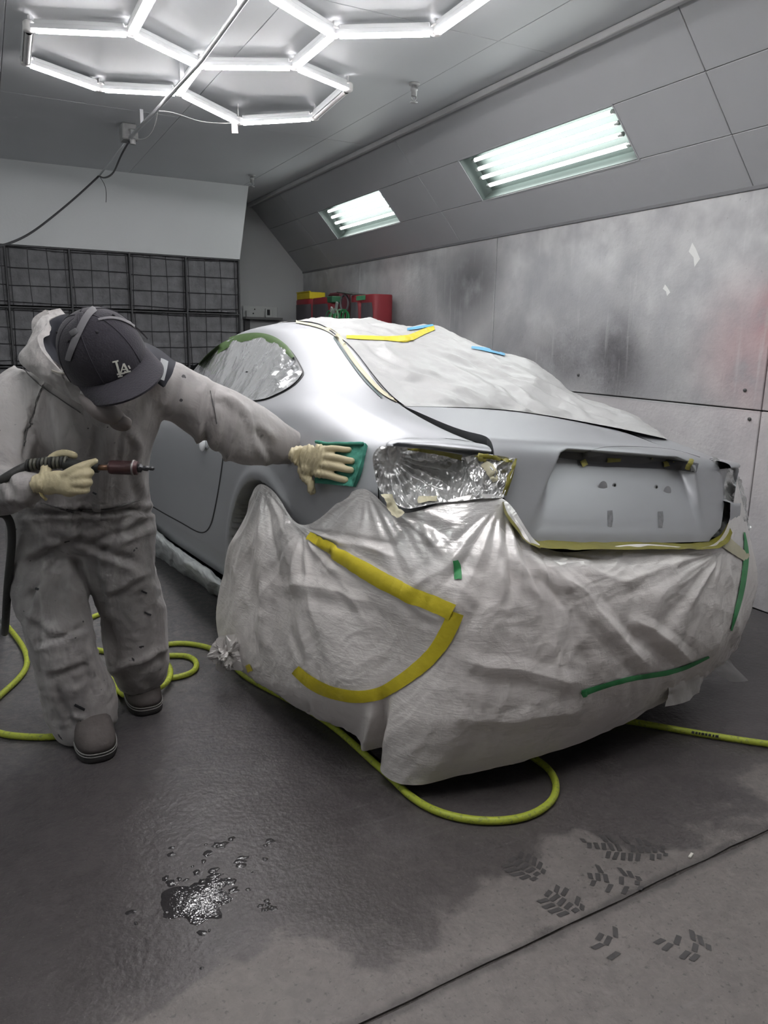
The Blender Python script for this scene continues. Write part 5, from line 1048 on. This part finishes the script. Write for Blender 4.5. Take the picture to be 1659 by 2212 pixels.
strip(CB, [(206, 668), (194, 678), (180, 700), (165, 732), (154, 760), (148, 778)], [14, 15, 15, 15, 14, 12], 'head_strap', STR, rp, .004, 50)
strip(CB, [(212, 692), (240, 688), (275, 697), (302, 716), (318, 733)], [5, 5, 5, 5, 4], 'head_strap', STR, rp, .004, 40)
bk = cast(CB, (163, 720), .007)
mb = MB(); mb.box(bk, (.012, .009, .003), [nrm(CR * .8 + CUp * .5), nrm(CUp * .8 - CR * .5), CTo], .002); mb.build('buckle', mat('buckle_dark', (.10, .10, .105), .5), rp)
cable('lower_strap', [PD(148, 776, 2.27), PD(160, 805, 2.30), PD(182, 850, 2.31)], .006, STR, rp, 16, 8); cable('ear_wire', [PD(112, 800, 2.36), PD(135, 806, 2.33), PD(152, 800, 2.30), PD(156, 790, 2.28)], .0028, mat('wire_pale', (.45, .42, .36), .5), rp, 20, 6)
# ---- shoes
SHO = mat('clog_grey', (.115, .100, .095), .8, var=.25, vscale=14, bump=.25, bscale=40); SOL = mat('sole_dark', (.05, .047, .046), .85, var=.3, vscale=20); STI = mat('welt_pale', (.30, .29, .28), .8)
def shoe(toe_px, ang, L=.30, Wd_=.068):
    t0 = PX(toe_px, z=0); f = nrm(np.array([-t0[0], -t0[1], 0])); ca, sa = math.cos(ang), math.sin(ang); f = np.array([f[0] * ca - f[1] * sa, f[0] * sa + f[1] * ca, 0]); s = np.array([-f[1], f[0], 0])
    def outline(k, n=44):
        r = []
        for i in range(n):
            a = 2 * math.pi * i / n; c, q = math.cos(a), math.sin(a); ex = .72 if c > 0 else .85; l_ = np.sign(c) * abs(c) ** ex * L / 2; wd = np.sign(q) * abs(q) ** .75 * Wd_ * (1.0 + .10 * c) ; r.append(t0 - f * (L / 2) + f * l_ * k + s * wd * k)
        return np.array(r)
    def ring(h, k, hf=None): o_ = outline(k); o_[:, 2] = h if hf is None else hf(o_); return o_
    root = o = MB()
    def stack(rs):
        mb = MB(); n = 44; V = np.vstack(rs); mb.put(V, [(i * n + j, i * n + (j + 1) % n, (i + 1) * n + (j + 1) % n, (i + 1) * n + j) for i in range(len(rs) - 1) for j in range(n)] + [tuple(range(n))[::-1], tuple((len(rs) - 1) * n + j for j in range(n))]); return mb
    lt = lambda o_: (o_ - t0) @ -f / L      # 0 at toe, 1 at heel
    hs = lambda top: (lambda o_: .045 + top * np.interp(lt(o_), [0, .12, .30, .5, .75, 1], [.55, .72, .88, 1.0, 1.0, .95]))
    up = stack([ring(.036, 1.0), ring(.055, .995), ring(0, .96, hs(.035)), ring(0, .86, hs(.060)), ring(0, .66, hs(.078)), ring(0, .40, hs(.086)), ring(0, .12, hs(.088))]).build('shoe', SHO, worker)
    stack([ring(.0, .97), ring(.006, 1.02), ring(.030, 1.025), ring(.037, 1.0)]).build('sole', SOL, up)
    for z_ in (.026, .036): MB().tube(np.vstack([ring(z_, 1.024), ring(z_, 1.024)[:1]]), .0022, 5, cap=False).build('welt', STI, up)
shoe((216, 1648), .10); shoe((322, 1546), .16, .29, .066)
# ---- gloves
GLV = mat('latex_glove', (.53, .465, .295), .55, var=.10, vscale=25, bump=.25, bscale=55)
def hand(name, palm, fingers, cuff, vox=.0042, wr=None):
    mb = MB()
    for c, r, A in palm: mb.ball(c, r, 20, 14, A)
    for pts, rr in fingers:
        P = spline(np.array(pts), 14) if len(pts) > 2 else np.array(pts); R = np.interp(np.linspace(0, 1, len(P)), np.linspace(0, 1, len(rr)), rr); mb.tube(P, list(R), 12); mb.ball(P[-1], R[-1], 12, 8)
    for a, b, r0, r1 in cuff: mb.tube([a, (a + b) / 2, b], [(r0, r0 * .8), ((r0 + r1) / 2, (r0 + r1) * .4), (r1, r1 * .8)], 18)
    o = mb.build(name, GLV, worker); remesh(o, vox, 4, .5)
    V = getV(o); N = getN(o); Wd = V + ORG[worker]
    if wr is not None: V = V + N * wr(Wd)[:, None]; setV(o, V)
    return o
def on(px, off): return cast(RB, px, off)
def on2(px, off):
    q = cast(RB, px, 0.0); n = nrm(CAM - q); n = nrm(n * .5 - CU * .85); return q + n * off
kn = [(724, 971), (722, 988), (717, 1006), (707, 1024)]; tp_ = [(762, 972), (768, 996), (766, 1016), (754, 1037)]; rad = [.0112, .0124, .0128, .0130]
fing = []
for (a, b), (c, d), r in zip(kn, tp_, rad):
    m1 = (a * .6 + c * .4, b * .6 + d * .4 - 1.5); m2 = (a * .25 + c * .75, b * .25 + d * .75); fing.append(([on2((a - 8, b), .032), on2((a, b), .036), on2(m1, .033), on2(m2, .024), on2((c, d), .019)], [r * 1.15, r * 1.18, r * 1.05, r, r * .92]))
fing.append(([on2((668, 1010), .034), on2((672, 1028), .036), on2((684, 1043), .034), on2((685, 1062), .028)], [.021, .0185, .0165, .0135]))
pc0, pc1 = on2((672, 990), .038), on2((712, 996), .036); ax = nrm(pc1 - pc0); nz = nrm(on2((690, 995), .08) - on2((690, 995), .0)); nz = nrm(nz - ax * np.dot(nz, ax)); sx_ = np.cross(nz, ax); PA = np.array([ax, sx_, nz])
palm = [(on2((702, 996), .034), (.050, .060, .021), PA), (on2((682, 993), .037), (.055, .054, .024), PA), (on2((680, 1012), .037), (.036, .034, .022), PA)]
wr_l = lambda W_: .0022 * folds((proj_many(W_)[:, 0] * .96 + proj_many(W_)[:, 1] * .28) / 8.5 + .35 * vnoise(W_ * 40, 3), .5) * sstep(712, 690, proj_many(W_)[:, 0])
def proj_many(W_): return np.array([proj(w) for w in W_])
w0, w1 = on2((652, 977), .050), on2((672, 988), .042)
hand('glove', palm, fing, [(w0 * .55 + w1 * .45, w1, .040, .046)], .0040, wr_l)
# right hand round the blow gun
TD = 2.31; H = lambda px, py, d: PD(px, py, d)
palm = [(H(128, 1042, 2.262), (.055, .036, .024), np.array([nrm(CR - CUp * .05), CUp, CTo])), (H(105, 1044, 2.268), (.038, .036, .026), np.array([CR, CUp, CTo])), (H(150, 1048, 2.258), (.036, .036, .024), np.array([CR, CUp, CTo]))]
fing = [([H(140, 1028, 2.255), H(165, 1013, 2.25), H(188, 1003, 2.262), H(206, 996, 2.275)], [.0165, .0145, .013, .0095]),
        ([H(148, 1034, 2.255), H(178, 1026, 2.245), H(193, 1022, 2.262), H(190, 1020, 2.295), H(172, 1022, 2.315)], [.015, .0140, .0128, .012, .011]),
        ([H(148, 1047, 2.255), H(178, 1043, 2.245), H(191, 1042, 2.265), H(186, 1040, 2.295), H(168, 1038, 2.312)], [.015, .0138, .0126, .0118, .011]),
        ([H(142, 1060, 2.258), H(172, 1060, 2.25), H(186, 1059, 2.268), H(181, 1056, 2.293), H(165, 1052, 2.308)], [.014, .0125, .0115, .0108, .010]),
        ([H(98, 1030, 2.285), H(104, 1002, 2.318), H(122, 984, 2.328), H(146, 980, 2.322), H(160, 984, 2.315)], [.020, .017, .0145, .013, .0115])]
hand('glove', palm, fing, [(H(78, 1045, 2.275), H(100, 1044, 2.27), .036, .036)], .0040, lambda W_: .0012 * folds(proj_many(W_)[:, 0] / 9 + .6 * vnoise(W_ * 30, 5), .5) * sstep(120, 90, proj_many(W_)[:, 0]))
MB().tube([H(76, 1028, 2.262), H(80, 1048, 2.252), H(90, 1070, 2.262), H(100, 1080, 2.275)], .0045, 8).build('glove_cuff', mat('latex_roll', (.70, .60, .30), .5), worker)

# ================================================================== THINGS THE WORKER HOLDS
RBN = mat('rubber_black', (.030, .031, .030), .6, bump=.2, bscale=60); REDM = mat('cylinder_maroon', (.085, .040, .042), .35, .3, var=.25, vscale=30); BRS2 = mat('brass_worn', (.30, .18, .12), .35, .8); STL = mat('nozzle_steel', (.08, .08, .085), .3, .7); RIB = mat('rib_olive', (.12, .12, .10), .5, .3)
bg = empty('blow_gun', H(170, 1010, TD), 'dark air blow gun with maroon cylinder and steel nozzle in the gloved hand', 'air tool')
g0, g1 = H(48, 1012, TD), H(145, 1002, TD); g2 = H(215, 1011, TD)
MB().tube([H(140, 1003, TD), H(180, 1007, TD), H(213, 1012, TD)], [.020, .017, .014], 16).build('grip', RBN, bg)
for k in range(11):
    t = k / 10; c = H(62 + 82 * t, 1006 - 6 * math.sin(t * 1.6) - 1, TD); d = H(72 + 82 * t, 1005, TD) - H(62 + 82 * t, 1005, TD); MB().tube([c - nrm(d) * .0045, c - nrm(d) * .0028, c + nrm(d) * .0028, c + nrm(d) * .0045], [.013, .0195, .0195, .013], 16).build('bend_guard_ring', RIB if k % 3 else RBN, bg)
MB().tube([H(55, 1008, TD), H(100, 1001, TD), H(146, 1002, TD)], .013, 12).build('bend_guard', RBN, bg)
MB().box(H(199, 1009, TD), (.013, .011, .012), [CR, CUp, CTo], .002).build('hex_fitting', BRS2, bg, smooth=False); MB().tube([H(204, 1010, TD), H(240, 1010, TD)], .009, 12).build('stem', BRS2, bg)
c0_, c1_ = H(234, 1009, TD), H(297, 1011, TD); d = nrm(c1_ - c0_); L = np.linalg.norm(c1_ - c0_)
MB().lathe([(.010, 0), (.020, .004), (.0215, .012), (.0215, L * .80), (.0235, L * .82), (.0235, L * .90), (.0215, L * .92), (.0215, L), (.012, L + .003)], c0_, d, 20).build('cylinder', REDM, bg)
MB().lathe([(.0240, 0), (.0245, .003), (.0240, .006)], c0_ + d * (L * .84), d, 20).build('cylinder_ring', mat('ring_steel', (.32, .30, .29), .35, .8), bg)
n0 = H(298, 1011, TD); MB().lathe([(.014, 0), (.0135, .010), (.006, .014), (.0085, .020), (.0085, .030), (.005, .033), (.0065, .038), (.0065, .046), (.003, .050)], n0, d, 14).build('nozzle', STL, bg)
# black hose of the gun: over the sleeve, then hanging to the floor hose
cable('gun_hose', [H(56, 1008, TD), H(35, 1018, 2.29), H(15, 1030, 2.275), H(-15, 1048, 2.28), H(-55, 1085, 2.34), H(-40, 1120, 2.45), H(5, 1110, 2.56), H(22, 1130, 2.60), H(20, 1230, 2.64), H(14, 1310, 2.70), PX((10, 1344), z=.03)], .0135, RBN, None, 140, 12, label='black rubber hose hanging from the blow gun to the floor', cat='hose')
# green wiping cloth pressed on the car
CLM = mat('cloth_green', (.06, .27, .20), .85, var=.18, vscale=18, bump=.35, bscale=45)
rows = [[(697, 957), (730, 962), (765, 962), (795, 964)], [(692, 985), (728, 985), (763, 987), (789, 990)], [(690, 1015), (725, 1015), (758, 1018), (782, 1022)], [(690, 1044), (720, 1047), (748, 1050), (769, 1052)]]
G = np.array([[on2(p, .0) for p in spline(np.array(r, float), 44)] for r in spline(np.array(rows, float).reshape(4, -1), 44).reshape(44, 4, 2)])
nn_ = face_cam(gnormals(G), G); A, B = np.meshgrid(np.linspace(0, .17, 44), np.linspace(0, .19, 44), indexing='ij'); E_ = np.minimum(np.minimum(A, .17 - A), np.minimum(B, .19 - B))
Tp = G + nn_ * (.012 + .006 * sstep(.03, .0, E_) * 1.4 + crumple(A, B, 7, (14, 30), (.005, .0025)))[..., None]; Bt = G + nn_ * .002
o = MB(); o.grid(Tp); o.grid(Bt[:, ::-1])
for a, b in ((Tp[0], Bt[0]), (Bt[-1], Tp[-1]), (Bt[:, 0], Tp[:, 0]), (Tp[:, -1], Bt[:, -1])): o.grid(np.stack([a, b]))
o.tube([Tp[2, k] + nn_[2, k] * .006 for k in range(0, 44, 3)], .006, 8); o.build('wiping_cloth', CLM, None, label='folded green wiping cloth pressed against the rear wing', cat='cloth')
# ================================================================== FLOOR HOSE, SHELF THINGS
def hose_mat():
    m = mat('hose_lime', (.42, .50, .04), .5); g = NT(m); p = g.coord('Object'); n = g.noise(p, 18, 6, .5); n2 = g.noise(p, 90, 3)
    c = g.mix(n, (.38, .44, .06), (.52, .60, .05)); c = g.mix(g.math('MULTIPLY', g.ramp(n2, .52, .70), .55), c, (.14, .14, .09)); g.l(c, g.b.inputs['Base Color']); g.l(g.bump(n2, .2, .003), g.b.inputs['Normal']); return m
HOSE = hose_mat(); hr = .0125
def fp(p, z=hr + .001): return PX(p, z=z)
cp = mat('coupler_steel', (.25, .25, .24), .35, .8)
a = [fp((10, 1346)), fp((32, 1372)), fp((56, 1412)), fp((52, 1450)), fp((12, 1492)), fp((-25, 1530)), fp((-30, 1565)), fp((5, 1585)), fp((70, 1592)), fp((135, 1588)), fp((190, 1560)), fp((240, 1520)), fp((246, 1490)), fp((242, 1465)), fp((258, 1492)), fp((290, 1502), .035), fp((345, 1485), .035), fp((368, 1455), .035), fp((356, 1432), .035), fp((320, 1428), .02),
     fp((270, 1418)), fp((215, 1405)), fp((140, 1392)), fp((150, 1360)), fp((185, 1340)), fp((225, 1325)), fp((270, 1330)), fp((300, 1380)), fp((330, 1395)), fp((380, 1390)), fp((440, 1396)), fp((485, 1415)), fp((512, 1445)), fp((550, 1473)), fp((640, 1520)), fp((720, 1570)), fp((800, 1640)), fp((850, 1685)), fp((890, 1722)), fp((960, 1758)), fp((1060, 1773)), fp((1140, 1762)), fp((1192, 1728)), fp((1200, 1690)), fp((1178, 1655)), fp((1130, 1620)), fp((1120, 1575)), fp((1220, 1550)), fp((1320, 1553)), fp((1400, 1565)), fp((1520, 1586)), fp((1659, 1607)), fp((1800, 1625))]
pts = spline(np.array(a), 620); pts[:, 2] = np.maximum(pts[:, 2], hr)
air = empty('air_hose', (pts[:, 0].mean(), pts[:, 1].mean(), 0), 'lime green air hose looping over the floor under the car', 'hose')
ho = MB().tube(pts, hr, 10).build('hose', HOSE, air)
lb = spline(np.array([fp((372, 1416)), fp((405, 1418)), fp((424, 1433)), fp((414, 1452)), fp((385, 1462)), fp((352, 1466))]), 60); lb = np.vstack([fp((345, 1418)), lb]); MB().tube(lb, hr, 10).build('hose_loop', HOSE, air)
MB().lathe([(.016, 0), (.019, .006), (.019, .030), (.014, .034)], fp((8, 1340), .05), nrm(fp((32, 1372)) - fp((10, 1346))), 12).build('coupler', cp, air)
# printed lettering on the hose at the right
HB = bvh_of([ho])
for k, (a0, b0) in enumerate([(1494, 1500), (1502, 1507), (1509, 1513), (1515, 1521), (1523, 1528), (1530, 1536), (1539, 1543), (1545, 1552)]):
    y = lambda X_: 1581.5 + (X_ - 1494) * .165; strip(HB, [(a0, y(a0)), (b0, y(b0))], 5, 'print_mark', BLK, air, .001, 4, sp=False)
# wall control unit with shelf on the end wall
wu = empty('control_unit', PX((562, 690), y=EY - .03), 'white switch unit on a small shelf on the end wall', 'switch unit'); wm_ = mat('unit_white', (.66, .68, .67), .5)
def eb(x0, y0, x1, y1, d0, d1, name, m, parent, bev=.006):
    a = PX((x0, y1), y=EY - d0); b = PX((x1, y0), y=EY - d0); return MB().box(((a[0] + b[0]) / 2, EY - (d0 + d1) / 2, (a[2] + b[2]) / 2), (abs(b[0] - a[0]) / 2, abs(d1 - d0) / 2, abs(b[2] - a[2]) / 2), None, bev).build(name, m, parent, smooth=False)
eb(524, 663, 598, 688, .0, .03, 'back_plate', wm_, wu); eb(530, 672, 568, 686, .03, .09, 'switch_box', wm_, wu); eb(572, 667, 586, 686, .03, .07, 'meter_box', wm_, wu); eb(577, 669, 583, 681, .07, .074, 'display', mat('display_dark', (.03, .03, .035), .3), wu, .001); eb(524, 687, 603, 689.5, .0, .14, 'shelf_board', mat('shelf_steel', (.2, .2, .2), .5, .5), wu, .002)
eb(526, 690, 537, 735, .0, .06, 'conduit_drop', mat('unit_grey', (.10, .10, .105), .6), wu)
for p in ((547, 677), (550, 668)): q = PX(p, y=EY - .095); MB().lathe([(.008, 0), (.008, .006), (.004, .008)], q, (0, -1, 0), 10).build('switch', BLK, wu)
# red canisters standing along the right wall
RED = mat('canister_red', (.30, .030, .040), .55, var=.15, vscale=8); GPN = mat('canister_grey', (.115, .105, .115), .8, var=.2, vscale=10); YBX = mat('box_yellow', (.72, .58, .02), .55, var=.12, vscale=14)
shf = MB(); X0 = WX - .20
rack = empty('canister_shelf', (X0, 8.6, 1.45), 'narrow wall shelf carrying the red canisters in the far corner', 'shelf')
yA = PX((806, 690), x=X0 - .13)[1]; yB = EY - .02
MB().box((X0 + .03, (yA + yB) / 2 - .05, 1.31), (.17, (yB - yA) / 2 + .03, .012), None, .003).build('shelf_board', mat('shelf_dark', (.09, .08, .085), .7), rack, smooth=False)
for q in (yA + .1, (yA + yB) / 2, yB - .2): MB().box((WX - .09, q, 1.21), (.085, .012, .085), None, .003).build('bracket', mat('shelf_dark', (.09, .08, .085), .7), rack, smooth=False)
ZB = 1.323
def canister(px0, px1, ytop, lab, dark_top=False, pan=(.04, .62), step=.2, xf=None):
    xf = X0 - .13 if xf is None else xf; a = PX((px0, ytop), x=xf); b = PX((px1, ytop), x=xf); w_ = abs(a[1] - b[1]) / 2; cy = (a[1] + b[1]) / 2; zt = (a[2] + b[2]) / 2; dp = .125; r = empty('canister', (xf + dp, cy, ZB), lab, 'canister', 'red canisters on the corner shelf')
    c = np.array([xf + dp, cy, 0]); n = 36
    def ol(k, h): return np.array([[c[0] - np.sign(math.cos(t)) * abs(math.cos(t)) ** .55 * dp * k, c[1] + np.sign(math.sin(t)) * abs(math.sin(t)) ** .55 * w_ * k, h] for t in np.linspace(0, 2 * math.pi, n, endpoint=False)])
    def stk(rs, name, m, par): V = np.vstack(rs); k = len(rs); return add(name, V, [(i * n + (j + 1) % n, i * n + j, (i + 1) * n + j, (i + 1) * n + (j + 1) % n) for i in range(k - 1) for j in range(n)] + [tuple(range(n)), tuple((k - 1) * n + j for j in range(n))[::-1]], m, par, sharp=40)
    bd_ = stk([ol(.97, ZB), ol(1, ZB + .01), ol(1, zt - .012), ol(.97, zt)], 'canister_body', RED, r)
    # grey front panel, higher on the far side with a rounded step
    zp = zt - (zt - ZB) * step; ts = np.linspace(-1.0, 1.4, 24); V = []
    for t in ts:
        tt_ = (t + 1.0) / 2.4; top_ = zp - (0 if dark_top else sstep(.16, .02, tt_) * (zt - ZB) * .80); q = np.array([c[0] - np.sign(math.cos(t)) * abs(math.cos(t)) ** .55 * (dp + .004), c[1] + np.sign(math.sin(t)) * abs(math.sin(t)) ** .55 * (w_ + .003), 0]); V += [(q[0], q[1], ZB + .02), (q[0], q[1], top_)]
    add('front_panel', V, [(2 * k, 2 * k + 1, 2 * k + 3, 2 * k + 2) for k in range(23)], GPN, bd_); return r, c, w_, zt
_, c, w_, zt = canister(634, 668, 647, 'leftmost canister, mostly grey, under the yellow box', True, step=.10)
yb = empty('yellow_box', (c[0], c[1], zt), 'small yellow box on top of the leftmost canister', 'box'); b0 = MB().box((c[0], c[1], zt + .042), (.10, w_ * .82, .040), None, .006).build('carton', YBX, yb, smooth=False)
MB().box((c[0] - .095, c[1], zt + .086), (.012, w_ * .8, .006), None, .002).build('carton_flap', YBX, b0, smooth=False)
canister(669, 712, 643, 'wide red canister right of the yellow box with grey front', step=.12)
canister(754, 773, 638, 'narrow red canister just right of the green coiled hose', step=.12); canister(775, 806, 636, 'rightmost red canister with green tape near its top', step=.14)
q0, q1 = PX((770, 644), x=X0 - .14), PX((789, 643), x=X0 - .14); MB().box((q0 + q1) / 2, (.003, abs(q0[1] - q1[1]) / 2, .022), None, .001).build('green_tape_label', mat('tape_mint', (.10, .40, .20), .6), [o for o in bpy.data.objects if o.name.startswith('canister') and o.type == 'EMPTY' and 'rightmost' in o.get('label', '')][0], smooth=False)
# coiled green hoses hanging between the canisters
hk = empty('coiled_hose', PX((732, 690), x=X0 - .10), 'bunch of bright green coiled air hoses hanging between red canisters', 'hose'); GHM = mat('hose_green', (.04, .36, .12), .45, var=.2, vscale=20); GHL = mat('hose_mint', (.34, .58, .38), .5)
for k, (cx, cy, rx, rz, mm) in enumerate([(712, 684, 7, 13, GHM), (717, 686, 6, 12, GHM), (722, 683, 7, 15, GHL), (733, 684, 8, 15, GHL), (741, 682, 7, 13, GHM), (746, 685, 6, 12, GHM), (728, 690, 6, 10, GHM)]):
    q = PX((cx, cy), x=X0 - .12 - .008 * (k % 3)); s = abs(PX((cx + 1, cy), x=X0 - .12)[1] - PX((cx, cy), x=X0 - .12)[1]); sz = abs(PX((cx, cy + 1), x=X0 - .12)[2] - PX((cx, cy), x=X0 - .12)[2])
    MB().tube([q + [.03 * math.sin(t * .5) * .3, math.cos(t) * rx * s, math.sin(t) * rz * sz] for t in np.linspace(0, 2 * math.pi, 25)], .010, 8, cap=False).build('hose_coil', mm, hk)
rl = empty('hose_reel', PX((733, 655), x=X0 - .02), 'grimy hose reel with round handle behind the green coils', 'reel'); q = PX((735, 652), x=X0 - .06); s = .02
MB().box(PX((733, 672), x=X0 + .04), (.07, .17, .20), None, .02).build('reel_case', mat('case_maroon', (.10, .022, .03), .6, var=.2, vscale=10), rl, smooth=False); 
q = PX((744, 655), x=X0 - .08); MB().tube([q + [0, math.cos(t) * .10, math.sin(t) * .085] for t in np.linspace(0, 2 * math.pi, 25)], .012, 8, cap=False).build('reel_ring', mat('reel_grey', (.22, .21, .22), .5), rl)
for p, w_ in (((716, 669), .03), ((727, 661), .045), ((721, 673), .025)): q = PX(p, x=X0 - .13); MB().box(q, (.012, .018, w_), [[1, 0, 0], [0, .9, .43], [0, -.43, .9]], .004).build('hose_fitting', mat('fitting_pale', (.55, .56, .55), .4, .4), hk, smooth=False)
q0 = PX((716, 648), x=X0 - .06); MB().box(q0, (.06, .16, .035), None, .008).build('reel_cover', mat('cover_green', (.035, .14, .07), .6), rl, smooth=False)
q0 = PX((762, 637), x=X0 - .06); MB().box(q0 + [0, 0, .012], (.10, .20, .006), [[1, 0, 0], [0, .995, .1], [0, -.1, .995]], .002).build('clutter_lid', mat('lid_dark', (.04, .045, .04), .6), None, smooth=False, label='dark flat lid lying across the narrow canister tops', cat='lid')
